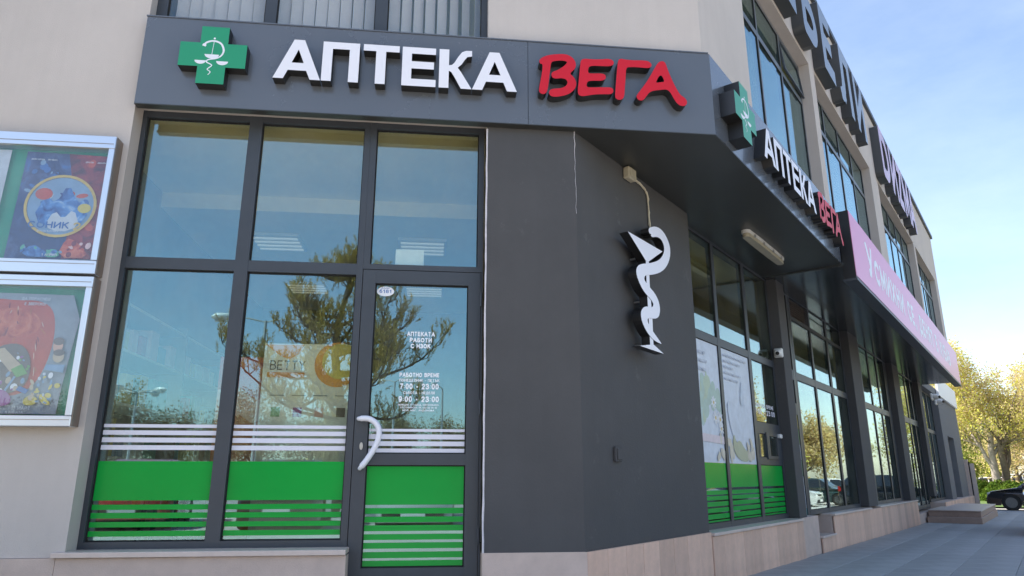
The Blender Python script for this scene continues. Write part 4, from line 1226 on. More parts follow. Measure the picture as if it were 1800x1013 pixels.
poster('film_poster', 'navy and crimson film poster with a golden ring in the upper case', [(-3.285, 3.570), (-2.655, 3.556), (-2.660, 2.682), (-3.310, 2.676)], 5.500, 'art_night', lay1,
       [('СОНИК', -3.025, 2.925, .30, .055, 'ink_cobalt'), ('2', -2.815, 2.915, .055, .065, 'ink_gold'), ('ЕКШЪНЪТ', -3.02, 2.895, .16, .014, 'ink_pale'), ('1 АПРИЛ', -2.98, 2.700, .11, .018, 'ink_paper'),
        ('ДЖЕЙМС МАРСДЪН', -3.19, 3.495, .10, .012, 'ink_paper'), ('БЕН ШВАРЦ', -3.08, 3.495, .07, .012, 'ink_paper'), ('ИДРИС ЕЛБА', -2.80, 3.487, .06, .012, 'ink_paper'), ('ДЖИМ КЕРИ', -2.71, 3.485, .06, .012, 'ink_paper')])
lay2 = [(smooth_loop([(-3.6, 2.75), (-3.44, 2.90), (-3.42, 3.15), (-3.60, 3.2)], 1), 'ink_teal'), (smooth_loop([(-3.55, 3.15), (-3.45, 3.28), (-3.42, 3.18), (-3.48, 3.1)], 1), 'ink_olive'), (smooth_loop([(-3.6, 2.69), (-3.46, 2.69), (-3.44, 2.8), (-3.6, 2.86)], 1), 'ink_sand')]
poster('film_poster', 'pale seaside poster cut off by the left picture edge in the upper case', [(-4.05, 3.575), (-3.402, 3.575), (-3.420, 2.682), (-4.05, 2.680)], 5.497, 'ink_pale', lay2, [])
lay3 = [(smooth_loop([(-3.42, 2.32), (-3.30, 2.36), (-3.16, 2.345), (-2.98, 2.35), (-2.87, 2.27), (-2.84, 2.05), (-2.87, 1.85), (-2.93, 1.70), (-3.05, 1.62), (-3.35, 1.62), (-3.45, 2.0)], 2), 'ink_scarlet'),
        (smooth_loop([(-3.36, 2.26), (-3.10, 2.30), (-2.94, 2.2), (-2.98, 2.08), (-3.2, 2.05), (-3.36, 2.1)], 2), 'art_red'),
        (smooth_loop([(-3.26, 1.98), (-3.06, 2.03), (-2.96, 1.88), (-2.98, 1.67), (-3.2, 1.62), (-3.3, 1.78)], 2), 'ink_soil'),
        ([(-3.25, 1.96), (-3.17, 1.98), (-3.02, 1.84), (-3.10, 1.80)], 'ink_sand'), ([(-3.10, 1.82), (-3.03, 1.86), (-2.98, 1.79), (-3.05, 1.76)], 'ink_grass'),
        ([(-3.27, 1.90), (-3.25, 1.91), (-3.30, 1.74), (-3.32, 1.74)], 'ink_sky'), ([(-3.07, 1.77), (-3.055, 1.765), (-3.12, 1.63), (-3.135, 1.64)], 'ink_sky'), ([(-3.02, 1.70), (-2.95, 1.67), (-2.97, 1.64), (-3.04, 1.67)], 'ink_cobalt'),
        (smooth_loop([(-3.24, 1.66), (-3.12, 1.68), (-3.05, 1.60), (-3.08, 1.55), (-3.24, 1.55)], 2), 'ink_violet'),
        (smooth_loop([(-2.98, 1.60), (-2.93, 1.64), (-2.87, 1.60), (-2.90, 1.56), (-2.97, 1.56)], 1), 'ink_lemon'), (smooth_loop([(-2.87, 1.65), (-2.83, 1.62), (-2.78, 1.57), (-2.82, 1.56), (-2.87, 1.60)], 1), 'ink_lemon'),
        (disc(-2.80, 2.00, .035, .05, 14), 'ink_peach'), (disc(-2.80, 2.035, .04, .03, 14), 'ink_soil'), (disc(-2.785, 1.92, .04, .045, 14), 'ink_sand'), (disc(-2.785, 1.95, .042, .025, 14), 'ink_soil'),
        ([(-2.86, 1.86), (-2.73, 1.86), (-2.735, 1.80), (-2.87, 1.82)], 'ink_sky')]
fur = []
for q in range(70):
    x_, z_ = pr.uniform(-3.38, -2.92), pr.uniform(1.72, 2.33)
    fur.append((disc(x_, z_, .004, pr.uniform(.015, .04), 6, pr.uniform(-.5, .5) + (x_ + 3.12) * 1.5), pr.choice(['ink_scarlet', 'ink_brick', 'ink_peach', 'ink_crimson', 'ink_scarlet'])))
lay3 = lay3[:2] + fur + lay3[2:3] + confetti(40, -3.12, 1.80, .16, .15, ['ink_soil', 'ink_sand', 'ink_sky', 'ink_grass', 'ink_paper', 'ink_violet', 'ink_soil'], .006, .03) + lay3[3:] + confetti(30, -2.85, 1.68, .10, .14, ['ink_pale', 'ink_paper', 'ink_lemon', 'ink_sand', 'ink_slate', 'ink_sky'], .006, .025)
poster('film_poster', 'grey-blue film poster with a large red shape and torn right edge in the lower case', [(-3.62, 2.405), (-2.755, 2.395), (-2.72, 2.30), (-2.685, 2.205), (-2.70, 2.08), (-2.735, 1.70), (-2.745, 1.497), (-3.62, 1.497)], 5.500, 'ink_slate', lay3,
       [('ДА ПОРАСНЕШ', -3.01, 2.345, .20, .022, 'ink_pale'), ('Е ЗВЕРСКО!', -3.01, 2.305, .15, .022, 'ink_pale'), ('11 МАРТ', -2.98, 1.525, .13, .026, 'ink_pale'), ('САМО В КИНАТА', -3.06, 1.500, .20, .018, 'ink_pale')])

# ------------------------------------------------------------------ inside the shop
obj('interior_floor', MB().plan([(-13.6, 5.90), (0.9, 5.90), rp(2.55, -.36), meet(15.4, -.36), (-13.6, 15.4)], .20, .255), 'room_floor', bld)
obj('interior_floor', MB().plan([rp(6.2, -.35), rp(31.8, -.35), rp(31.8, -5.9), rp(6.2, -5.9)], .14, .19), 'room_floor', bld)
mb = MB().plan([(-3.05, 5.86), (1.0, 5.86), rp(2.6, -.33), rp(5.9, -.33), rp(5.9, -1.9), meet(7.56, -1.9), (-3.05, 7.56)], 4.10, 4.14)
mb.plan([(-3.05, 7.57), meet(7.57, -1.92), rp(5.9, -1.92), rp(5.9, -8), (-3.05, 13)], 3.93, 3.99)
mb.plan([(-3.05, 7.56), meet(7.56, -1.91), rp(5.9, -1.91), rp(5.9, -1.95), meet(7.60, -1.95), (-3.05, 7.60)], 3.925, 4.10)
obj('ceiling', mb, 'room_cream', bld)
obj('ceiling', MB().plan([rp(6.1, -.33), rp(21.7, -.33), rp(21.7, -6), rp(6.1, -6)], 4.06, 4.10), 'room_cream', bld)
mb = MB().box(FL, -3.15, -3.05, 5.86, 13, .25, 4.1).box(FL, -3.05, 3.6, 12.4, 12.6, .25, 3.93)
mb.plan([rp(6.0, -.31), rp(6.15, -.31), rp(6.15, -8), rp(6.0, -8)], .25, 4.1)
obj('interior_wall', mb, 'room_tan', bld)
mb = MB().plan([rp(6.2, -6), rp(31.8, -6), rp(31.8, -6.2), rp(6.2, -6.2)], .2, 4.1)
obj('interior_wall', mb, 'room_dark', bld)
obj('upper_floor', MB().plan([(-13.6, 5.90), (2.0, 5.90), rp(2.35, .55), rp(21.4, .55), rp(21.4, -10.8), (-13.6, 15.4)], 4.35, 4.75), 'room_cream', bld)
mb = MB().plan([(-13.6, 10), (3, 10), rp(6, -5), rp(21.4, -5), rp(21.4, -5.2), rp(6, -5.2), (3, 10.2), (-13.6, 10.2)], 4.75, 8.9)
mb.plan([(-13.6, 5.90), (2.0, 5.90), rp(2.35, .6), rp(21.4, .6), rp(21.4, -5), (-13.6, 10)], 7.5, 7.55)
obj('interior_wall', mb, 'room_cream', bld)
for i, (x, y) in enumerate(((-2.0, 8.6), (-.2, 8.6), (1.6, 8.6), (-2.0, 10.8), (-.2, 10.8), (1.6, 10.8))):
    l = thing('ceiling_light', ['ceiling light panel near the front left of the shop', 'ceiling light panel behind the second window pane', 'ceiling light panel behind the door', 'rear ceiling light panel at the left', 'rear ceiling light panel at the middle', 'rear ceiling light panel at the right'][i], 'ceiling light', (x, y, 3.9), 'ceiling lights in the shop')
    box('tray', FL, (x - .3, x + .3, y - .3, y + .3, 3.895, 3.928), 'plastic_white', l)
    for k in range(4):
        box('tube', FL, (x - .27, x + .27, y - .22 + k * .14, y - .18 + k * .14, 3.880, 3.894), 'ceiling_tube', l)
# advertising board standing behind the second pane
def FBD(x, y, z):
    return Vector((x * .944, y - .35, 1.05 + (z - 1.05) * .944 if z > .6 else z))
def FBN(x, y, z):
    return Vector((x * .917, y - .55, 1.05 + (z - 1.05) * .917 if z > .6 else z))
bd = thing('display_board', 'white advertising board with orange circle standing behind the second window pane', 'board', (-1.04, 5.95, .25))
box('panel', FBD, (-1.50, -.70, 6.30, 6.33, .55, 2.20), 'ink_paper', bd)
obj('print', MB().prism(FBD, disc(-.86, 2.02, .20, .20, 28), 6.296, 6.2985), 'ink_orange', bd)
obj('print', MB().prism(FBD, disc(-.83, 2.05, .165, .16, 28), 6.293, 6.2955), 'ink_lemon', bd)
obj('print', MB().prism(FBD, [(-1.49, 2.19), (-1.16, 2.19), (-1.20, 2.11), (-1.28, 2.06), (-1.36, 2.09)], 6.296, 6.2985), 'ink_orange', bd)
text('letter', 'BETTY', FBD, -1.29, 6.297, 1.965, width=.30, height=.085, m='ink_ink', parent=bd, bold=.12, each=True)
box('print', FBD, (-1.46, -1.14, 6.296, 6.2985, 1.90, 1.945), 'ink_orange', bd)
rng = random.Random(17)
for k in range(4):
    x = -1.40 + k * .185
    box('print', FBD, (x, x + .075, 6.296, 6.2985, 1.56, 1.64), ['ink_leafy', 'ink_violet', 'ink_rose', 'ink_soil'][k], bd)
    box('print', FBD, (x - .02, x + .10, 6.296, 6.2985, 1.74, 1.748), 'ink_slate', bd)
for x in (-1.42, -.78):
    box('foot', FBD, (x - .03, x + .03, 6.2, 6.45, .256, .55), 'steel', bd)
ob = thing('advert_banner', 'orange and white roll-up banner behind the left half of the second pane', 'banner', (-1.5, 6.05, .25))
box('panel', FBN, (-1.95, -1.50, 6.60, 6.605, .35, 2.12), 'ink_rose', ob)
obj('print', MB().prism(FBN, [(-1.95, .35), (-1.50, .35), (-1.50, 1.58), (-1.62, 1.52), (-1.74, 1.60), (-1.95, 1.55)], 6.597, 6.599), 'ink_brick', ob)
obj('print', MB().prism(FBN, [(-1.95, 2.12), (-1.50, 2.12), (-1.50, 1.78), (-1.6, 1.72), (-1.75, 1.84), (-1.95, 1.82)], 6.597, 6.599), 'ink_scarlet', ob)
box('foot', FBN, (-1.98, -1.47, 6.52, 6.70, .256, .34), 'steel', ob)
pp = tag(box('paper_sheet', FL, (-.362, -.122, 5.775, 5.777, 2.800, 2.945), 'ink_paper'), 'white paper sheet taped inside the pane above the door', 'paper')
# shelving with boxes, counter and stools
sh = thing('shelving_unit', 'tall shelf of medicine boxes along the left wall of the shop', 'shelf', (-2.85, 7.2, .25))
for z in (.30, .75, 1.2, 1.65, 2.1, 2.5):
    box('shelf_board', FL, (-3.04, -2.66, 6.2, 9.2, z, z + .025), 'plastic_white', sh)
for y in (6.19, 7.7, 9.2):
    box('upright', FL, (-3.04, -2.64, y - .012, y + .012, .256, 2.6), 'wood_shelf', sh)
for lv_ in (.325, .775, 1.225, 1.675, 2.125):
    y = 6.28
    while y < 9.1:
        w = rng.uniform(.10, .24)
        h = rng.uniform(.12, .32)
        if not (7.66 < y + w and y < 7.74):
            tag(box('medicine_box', FL, (-2.95, -2.72, y, y + w, lv_ + .001, lv_ + h), rng.choice(['ink_teal', 'ink_paper', 'ink_rose', 'ink_lemon', 'ink_sky', 'ink_mint', 'ink_scarlet', 'ink_paper']), None), 'small medicine box on the shelf along the left shop wall', 'box', 'medicine boxes on the shop shelf')
        y += w + rng.uniform(.02, .12)
ct = thing('counter', 'white shop counter at the back behind the front window', 'counter', (-.6, 9.5, .25))
box('front', FL, (-2.2, 1.2, 9.3, 9.36, .27, 1.15), 'plastic_white', ct)
box('top', FL, (-2.25, 1.25, 9.25, 9.95, 1.15, 1.19), 'wood_shelf', ct)
box('kickplate', FL, (-2.2, 1.2, 9.36, 9.40, .256, .40), 'rubber', ct)
for i, (x, y) in enumerate(((-2.25, 6.55), (-1.85, 7.2))):
    st = thing('stool', ['black-legged stool behind the left pane, nearer the glass', 'black-legged stool behind the left pane, farther in'][i], 'stool', (x, y, .25))
    obj('seat', MB().tube([(x, y, .90), (x, y, .95)], .19, 20), 'ink_ink', st, smooth=True)
    for dx, dy in ((-.17, -.17), (.17, -.17), (.17, .17), (-.17, .17)):
        obj('leg', MB().tube([(x + dx, y + dy, .256), (x + dx * .7, y + dy * .7, .90)], .022, 8), 'rubber', st, smooth=True)

# ------------------------------------------------------------------ stone steps and far gate
stp = thing('stone_steps', 'low brown stone steps in front of the far glazed entrance', 'steps', FR(18.2, .6, -.15))
box('tread', FR, (18.2, 25.0, .03, 1.30, -.35, .015), 'step_stone', stp, bevel=.006)
box('tread', FR, (18.55, 24.9, .03, 1.27, .0155, .165), 'step_stone', stp, bevel=.006)
box('nosing', FR, (18.17, 25.0, .03, 1.325, .012, .03), 'stone_sill', stp) if False else None
box('edge', FR, (18.52, 24.92, .025, 1.29, .1655, .190), 'stone_sill', stp, bevel=.004)
gt = thing('gate_post', 'beige metal gate and post beyond the annex end', 'gate', FR(33, .3, -.2))
box('post', FR, (32.6, 32.9, -.28, .10, -.35, 1.78), 'stone_base', gt, bevel=.01)
box('slot', FR, (32.7, 32.85, .102, .145, -.25, 1.72), 'rubber', gt)
box('leaf', FR, (32.75, 32.80, .147, .31, -.25, 1.66), 'stone_sill', gt)
box('cap', FR, (32.58, 32.92, -.30, .10, 1.781, 1.82), 'stone_sill', gt, bevel=.006)

# ------------------------------------------------------------------ cars
def lcl(o, root):
    COL.objects.link(o); o.parent = root
    return o
def car_meshes(paint, kind):
    """list of (part name, mesh, sub-parts) in car space: x forward, z up, length about 4.2 m"""
    P = {}
    I = lambda a, b, c: Vector((a, b, c))
    Lh = 2.1
    wb = 1.27
    def arch(cx, r=.36, z=.18, n=9):
        return [(cx + r * math.cos(t), .32 + r * math.sin(t)) for t in [i * math.pi / n for i in range(n + 1)]]
    hood = .86 if kind != 'suv' else .98
    belt = .93 if kind != 'suv' else 1.05
    top = 1.44 if kind != 'suv' else 1.72
    tail = .98 if kind != 'suv' else 1.08
    low = [(2.02, .20)] + [(2.10, .34), (2.12, .50), (2.07, .66), (1.92, .77), (1.45, hood - .01), (.95, belt)]
    low += [(-1.75, belt + .03), (-2.00, tail - .03), (-2.09, .80), (-2.12, .52), (-2.06, .24)]
    lowb = [(-wb - .37, .20)] + arch(-wb)[::-1] + [(-wb + .37, .19), (wb - .37, .19)] + arch(wb)[::-1] + [(wb + .37, .20)]
    outl = low + lowb
    W = .87
    def body_mesh():
        layers = [(-W, .965), (-W + .05, 1.0), (W - .05, 1.0), (W, .965)]
        mb = MB(); n = len(outl)
        for y, k in layers:
            for (x, z) in outl:
                zz = .45 + (z - .45) * (k if z > .6 else 1)
                taper = 1 - .16 * max(0, abs(x) - 1.2) ** 2 / .8
                bel = 1 - .05 * max(0, z - .7) / .3
                mb.v.append(Vector((x * (k + .02 if k < 1 else 1) if abs(x) > 1.9 else x, y * taper * bel, zz)))
        for l in range(3):
            for q in range(n):
                a, b = l * n + q, l * n + (q + 1) % n
                mb.f.append([a, b, b + n, a + n]); mb.mi.append(0)
        for l in (0, 3):
            for t in tessellate_polygon([[Vector((x, z, 0)) for x, z in outl]]):
                mb.f.append([l * n + i for i in t]); mb.mi.append(0)
        return mb
    P['body'] = body_mesh().mesh('body', ['paint_' + paint], smooth=True)
    if kind == 'sedan':
        cab = [(.98, belt - .03), (.30, top - .04), (.05, top), (-.75, top), (-1.05, top - .06), (-1.62, belt + .02)]
    else:
        cab = [(1.02, belt - .03), (.36, top - .05), (.1, top), (-1.35, top - .02), (-1.62, top - .08), (-1.98, belt + .04)]
    def yat(z): return (W - .055) - (z - belt) * .30
    mb = MB(); n = len(cab)
    for sg in (-1, 1):
        for x, z in cab:
            mb.v.append(Vector((x, sg * yat(z), z)))
    for q in range(n - 1):
        mb.f.append([q, q + 1, n + q + 1, n + q]); mb.mi.append(0)
    mb.f.append(list(range(n))); mb.mi.append(0); mb.f.append(list(range(n, 2 * n))[::-1]); mb.mi.append(0)
    mb.f.append([0, n - 1, 2 * n - 1, n]); mb.mi.append(0)
    P['cabin'] = mb.mesh('cabin', ['paint_' + paint], smooth=False, bevel=.02, bseg=2)
    # side glass
    def sideglass(poly, sg):
        mb = MB()
        for x, z in poly:
            mb.v.append(Vector((x, sg * (yat(z) + .006), z)))
        mb.f.append(list(range(len(poly)))); mb.mi.append(0)
        for x, z in poly:
            mb.v.append(Vector((x, sg * (yat(z) - .02), z)))
        k = len(poly)
        for q in range(k):
            mb.f.append([q, (q + 1) % k, k + (q + 1) % k, k + q]); mb.mi.append(0)
        return mb.mesh('window', ['car_glass'])
    z0, z1 = belt + .03, top - .075
    bx = cab[-1][0]; rx = cab[-2][0]
    w1 = [(.86, z0), (.34, z1), (-.22, z1), (-.22, z0)]
    w2 = [(-.30, z0), (-.30, z1), (rx + .10, z1), (bx + .34, z0)]
    P['window'] = [sideglass(p, s) for p in (w1, w2) for s in (-1, 1)]
    def cross(p0, p1, push):
        (xa, za), (xb, zb) = p0, p1
        d = Vector((xb - xa, 0, zb - za)); nrm = Vector((d.z, 0, -d.x)).normalized() * push
        a = Vector((xa, 0, za)) + d * .10 + nrm; b = Vector((xa, 0, za)) + d * .92 + nrm
        mb = MB()
        for p in (a, b):
            for sg in (-1, 1):
                mb.v.append(Vector((p.x, sg * (yat(p.z) - .07), p.z)))
        for p in (a, b):
            for sg in (-1, 1):
                mb.v.append(Vector((p.x - nrm.x * 3, sg * (yat(p.z) - .07), p.z - nrm.z * 3)))
        for q in ((0, 1, 3, 2), (4, 6, 7, 5), (0, 4, 5, 1), (2, 3, 7, 6), (0, 2, 6, 4), (1, 5, 7, 3)):
            mb.f.append(list(q)); mb.mi.append(0)
        return mb.mesh('window', ['car_glass'])
    P['window'] += [cross(cab[0], cab[1], .008), cross(cab[-1], cab[-2], -.008)]
    P['bumper'] = [MB().box(I, 2.06, 2.14, -.66, .66, .26, .42).mesh('bumper', ['car_trim'], bevel=.02), MB().box(I, -2.15, -2.06, -.66, .66, .28, .46).mesh('bumper', ['car_trim'], bevel=.02)]
    P['headlight'] = [MB().prism(lambda a, b, c: Vector((b, a, c)), [(s * .44, .60), (s * .74, .63), (s * .76, .72), (s * .46, .70)], 1.90, 2.075).mesh('headlight', ['car_lens'], bevel=.012) for s in (-1, 1)]
    P['tail_light'] = [MB().box(I, -2.10, -1.97, s * .70 - .09, s * .70 + .06, .70, .92).mesh('tail_light', ['car_tail'], bevel=.015) for s in (-1, 1)]
    P['grille'] = [MB().box(I, 2.02, 2.095, -.38, .38, .52, .66).mesh('grille', ['car_trim'], bevel=.01)]
    P['number_plate'] = [MB().box(I, 2.138, 2.146, -.26, .26, .33, .43).mesh('number_plate', ['plate_white']), MB().box(I, -2.156, -2.148, -.26, .26, .56, .67).mesh('number_plate', ['plate_white'])]
    P['mirror'] = [MB().box(I, .68, .82, s * .95 - .07, s * .95 + .07, belt + .0, belt + .12).mesh('mirror', ['paint_' + paint], bevel=.03) for s in (-1, 1)]
    P['door_handle'] = [MB().box(I, x, x + .17, s * .845 - .022, s * .845 + .022, .80, .83).mesh('door_handle', ['car_trim'], bevel=.006) for s in (-1, 1) for x in (-.15, -1.05)]
    def torus(R1, R2, w):
        mb = MB()
        prof = [(R2, -w), (R1 - .03, -w), (R1, -w + .03), (R1, w - .03), (R1 - .03, w), (R2, w)]
        n = 22
        for i in range(n):
            t = 2 * math.pi * i / n
            for r, y in prof:
                mb.v.append(Vector((r * math.cos(t), y, r * math.sin(t))))
        k = len(prof)
        for i in range(n):
            for j in range(k):
                a, b = i * k + j, i * k + (j + 1) % k
                c, d = ((i + 1) % n) * k + j, ((i + 1) % n) * k + (j + 1) % k
                mb.f.append([a, b, d, c]); mb.mi.append(0)
        return mb
    P['_tyre'] = torus(.32, .21, .10).mesh('tyre', ['tyre'], smooth=True)
    rim = MB().tube([Vector((0, -.05, 0)), Vector((0, .05, 0))], .06, 12)
    for i in range(5):
        t = 2 * math.pi * i / 5
        F5 = lambda a, b, c, t=t: Vector((a * math.cos(t) - c * math.sin(t), b, a * math.sin(t) + c * math.cos(t)))
        rim.box(F5, .04, .212, -.085, -.055, -.03, .03).box(F5, .04, .212, .055, .085, -.03, .03)
    rim.tube([Vector((0, -.062, 0)), Vector((0, .062, 0))], .212, 20)
    P['_rim'] = rim.mesh('rim', ['rim'])
    P['_well'] = MB().tube([Vector((0, -.80, 0)), Vector((0, .80, 0))], .352, 20).mesh('wheel_well', ['car_trim'])
    P['_wb'] = wb
    return P
CARS = {}
def car(label, x, y, rot, paint, kind='hatch', group=None, far=False):
    if (paint, kind) not in CARS:
        CARS[(paint, kind)] = car_meshes(paint, kind)
    P = CARS[(paint, kind)]
    z = ground_at(x, y) - (.10 if (Vector((x, y, 0)) - Vector((CX, CY, 0))).dot(NV) > 6 else 0)
    root = thing('parked_car', label, 'car', (x, y, z), group, rot)
    for k, v in P.items():
        if k.startswith('_'):
            continue
        for me in (v if isinstance(v, list) else [v]):
            lcl(bpy.data.objects.new(k, me), root)
    for xx in (-P['_wb'], P['_wb']):
        w = lcl(bpy.data.objects.new('wheel_well', P['_well']), root)
        w.location = (xx, 0, .335)
        for s in (-1, 1):
            t = lcl(bpy.data.objects.new('wheel', P['_tyre']), root)
            t.location = (xx, s * .755, .32)
            r = bpy.data.objects.new('rim', P['_rim'])
            COL.objects.link(r); r.parent = t
    return root
def car_R(label, s, o, rot, *a, **k):
    p = FR(s, o, 0)
    return car(label, p.x, p.y, A + rot, *a, **k)
car_R('black hatchback parked side-on at the end of the pavement', 32.5, 2.75, R_(90), 'black')
edge_car = car_R('dark grey car at the right picture edge on the pavement', 15.1, 3.25, R_(180), 'grey', 'sedan')
for ch in list(edge_car.children):          # its mirrors are folded in
    if ch.name.startswith('mirror'):
        ch.scale = (1, .78, 1)
car_R('light blue tall car mirrored in the second side window bay', 27.0, 7.3, R_(95), 'blue', 'suv', 'cars parked along the street')
car_R('silver car mirrored beside the light blue one in the side windows', 31.0, 7.6, R_(88), 'silver', 'hatch', 'cars parked along the street')
car_R('dark green car mirrored in the third side window bay', 38.5, 7.4, R_(92), 'green', 'sedan', 'cars parked along the street')
car_R('white car parked farthest along the street', 44.0, 7.6, R_(90), 'white', 'hatch', 'cars parked along the street')
car_R('blue sedan mirrored in the side window green stripes', 17.0, 8.8, R_(90), 'blue', 'sedan', 'cars parked along the street')
car('red hatchback parked facing the front window, seen only mirrored in it', -6.6, -6.2, R_(80), 'red')
car('dark sedan parked facing the front window, seen only mirrored in it', -3.2, -5.6, R_(86), 'black', 'sedan')
car('silver car parked facing the shop door, seen only mirrored in it', -.3, -6.4, R_(92), 'silver')
for i, (px_, dist, pnt, kd) in enumerate(((1735, 78, 'white', 'hatch'), (1752, 82, 'silver', 'sedan'), (1778, 80, 'silver', 'hatch'), (1792, 76, 'white', 'suv'), (1715, 84, 'grey', 'hatch'))):
    az = R_(6.342) + math.atan((px_ - 900) / 1281.0)
    car(['white car far behind the tree trunk', 'silver sedan far behind the trees', 'silver hatchback far right of the tree trunk', 'white tall car farthest right behind the trees', 'grey car far left behind the trees'][i], dist * math.sin(az), dist * math.cos(az), A + R_(100 + i * 4), pnt, kd, 'far cars behind the trees')

# ------------------------------------------------------------------ trees, hedges, lamps
def grow(rng, p, d, L_, r, lvl, maxl, segs, tips, spread, up, kids):
    n = 4 if lvl < 2 else 3
    pts = [np.array(p, float)]; rad = [r]
    dd = np.array(d, float); dd /= np.linalg.norm(dd)
    for i in range(n):
        dd = dd + rng.normal(0, .13 + .05 * lvl, 3) + np.array([0, 0, up])
        dd /= np.linalg.norm(dd)
        pts.append(pts[-1] + dd * L_ / n)
        rad.append(r * (1 - .55 * (i + 1) / n))
    segs.append((pts, rad, lvl))
    if lvl >= maxl:
        tips.append((pts[-1], dd.copy())); tips.append((pts[-2], dd.copy())); tips.append((pts[1], dd.copy()))
        return
    k = kids[min(lvl, len(kids) - 1)]
    for i in range(k):
        t = rng.uniform(.35 if lvl == 0 else .2, 1.0) if i < k - 1 else 1.0
        j = min(int(t * n), n - 1); f = t * n - j
        q = pts[j] * (1 - f) + pts[j + 1] * f
        ax = rng.normal(0, 1, 3); ax -= dd * ax.dot(dd); ax /= np.linalg.norm(ax)
        a = rng.uniform(.45, 1.0) * spread if i < k - 1 else rng.uniform(.1, .4) * spread
        nd = dd * math.cos(a) + ax * math.sin(a)
        rr = (rad[j] * (1 - f) + rad[j + 1] * f) * rng.uniform(.5, .72)
        grow(rng, q, nd, L_ * rng.uniform(.58, .82), max(rr, .006), lvl + 1, maxl, segs, tips, spread, up, kids)
def tubes_mesh(name, segs, m, seg0=9):
    V = []; F = []
    for pts, rad, lvl in segs:
        sg = max(3, seg0 - 2 * lvl)
        base = len(V); upv = None
        for k, p in enumerate(pts):
            t = pts[min(k + 1, len(pts) - 1)] - pts[max(k - 1, 0)]
            t = t / (np.linalg.norm(t) + 1e-9)
            if upv is None:
                h = np.array([1., 0, 0]) if abs(t[0]) < .8 else np.array([0, 1., 0])
                upv = np.cross(t, h)
            upv = upv - t * upv.dot(t); upv /= np.linalg.norm(upv) + 1e-9
            sd = np.cross(t, upv)
            for q in range(sg):
                an = 2 * math.pi * q / sg
                V.append(p + (upv * math.cos(an) + sd * math.sin(an)) * rad[k])
        for k in range(len(pts) - 1):
            for q in range(sg):
                a = base + k * sg + q; b = base + k * sg + (q + 1) % sg
                F.append((a, b, b + sg, a + sg))
    me = bpy.data.meshes.new(name)
    me.from_pydata([tuple(v) for v in V], [], F)
    me.materials.append(MATS[m])
    for p in me.polygons:
        p.use_smooth = True
    return me
def quads_mesh(name, C, U, W, m):
    """leaf quads: centres C, half axes U and W (n x 3)"""
    n = len(C)
    V = np.empty((n, 4, 3)); V[:, 0] = C - U; V[:, 1] = C + W * .55; V[:, 2] = C + U; V[:, 3] = C - W * .55
    me = bpy.data.meshes.new(name)
    me.vertices.add(n * 4); me.vertices.foreach_set('co', V.reshape(-1).astype(np.float32))
    me.loops.add(n * 4); me.loops.foreach_set('vertex_index', np.arange(n * 4, dtype=np.int32))
    me.polygons.add(n); me.polygons.foreach_set('loop_start', np.arange(n, dtype=np.int32) * 4)
    me.materials.append(MATS[m]); me.update(calc_edges=True); me.validate()
    return me
def rand_unit(rng, n):
    v = rng.normal(0, 1, (n, 3)); return v / np.linalg.norm(v, axis=1)[:, None]
def leaves_at(rng, tips, per, sigma, size, name, m):
    T = np.array([t[0] for t in tips])
    k = rng.poisson(per * rng.gamma(1.6, .62, len(T)))
    C = np.repeat(T, k, axis=0); C = C + rng.normal(0, sigma, C.shape)
    U = rand_unit(rng, len(C)); W = np.cross(U, rand_unit(rng, len(C)))
    sz = size * rng.uniform(.5, 1.4, (len(C), 1))
    return quads_mesh(name, C, U * sz, W * sz, m)
def tree(name, label, x, y, h, seed, leafm, per, size, barkm='bark', spread=.85, maxl=4, kids=(5, 4, 4, 3), up=.04, r=None, sigma=.22, group=None, lean=(0, 0), trunk=.30, second=None, forks=1):
    rng = np.random.default_rng(seed)
    z = ground_at(x, y) - .1
    root = thing(name, label, 'tree', (x, y, z), group)
    segs, tips = [], []
    for f in range(forks):
        grow(rng, (x, y, z), (lean[0] + (f * .28 - .12 * (forks - 1)), lean[1], 1), h * trunk * 1.35, r or h * .022, 0, maxl, segs, tips, spread, up, kids)
    tm = tubes_mesh('trunk', segs, barkm)
    o = link(bpy.data.objects.new('trunk', tm), root)
    if per:
        o = link(bpy.data.objects.new('crown', leaves_at(rng, tips, per, sigma, size, 'crown', leafm)), root)
        if second:
            o = link(bpy.data.objects.new('blossom', leaves_at(rng, tips, per * second[1], sigma * 1.1, size * second[2], 'blossom', second[0])), root)
    return root
def polar(px_, dist):
    az = R_(6.342) + math.atan((px_ - 900) / 1281.0)
    return dist * math.sin(az), dist * math.cos(az)
x, y = polar(1757, 56)
tree('maple_tree', 'big spring tree with yellow-green buds and pale trunk at the end of the street', x, y, 12.0, 5, 'leaf_spring', 10, .07, 'bark_pale', spread=.95, maxl=5, kids=(5, 4, 4, 3, 3), sigma=.22, second=('leaf_yellow', .65, 1.1), trunk=.27, r=.30)
x, y = polar(1776, 57)
tree('maple_tree', 'second darker trunk tree close behind the big spring tree', x, y, 11.0, 8, 'leaf_spring', 8, .07, 'bark', spread=.9, maxl=5, kids=(4, 4, 4, 3, 3), sigma=.22, second=('leaf_yellow', .45, 1.0), trunk=.28, r=.30)
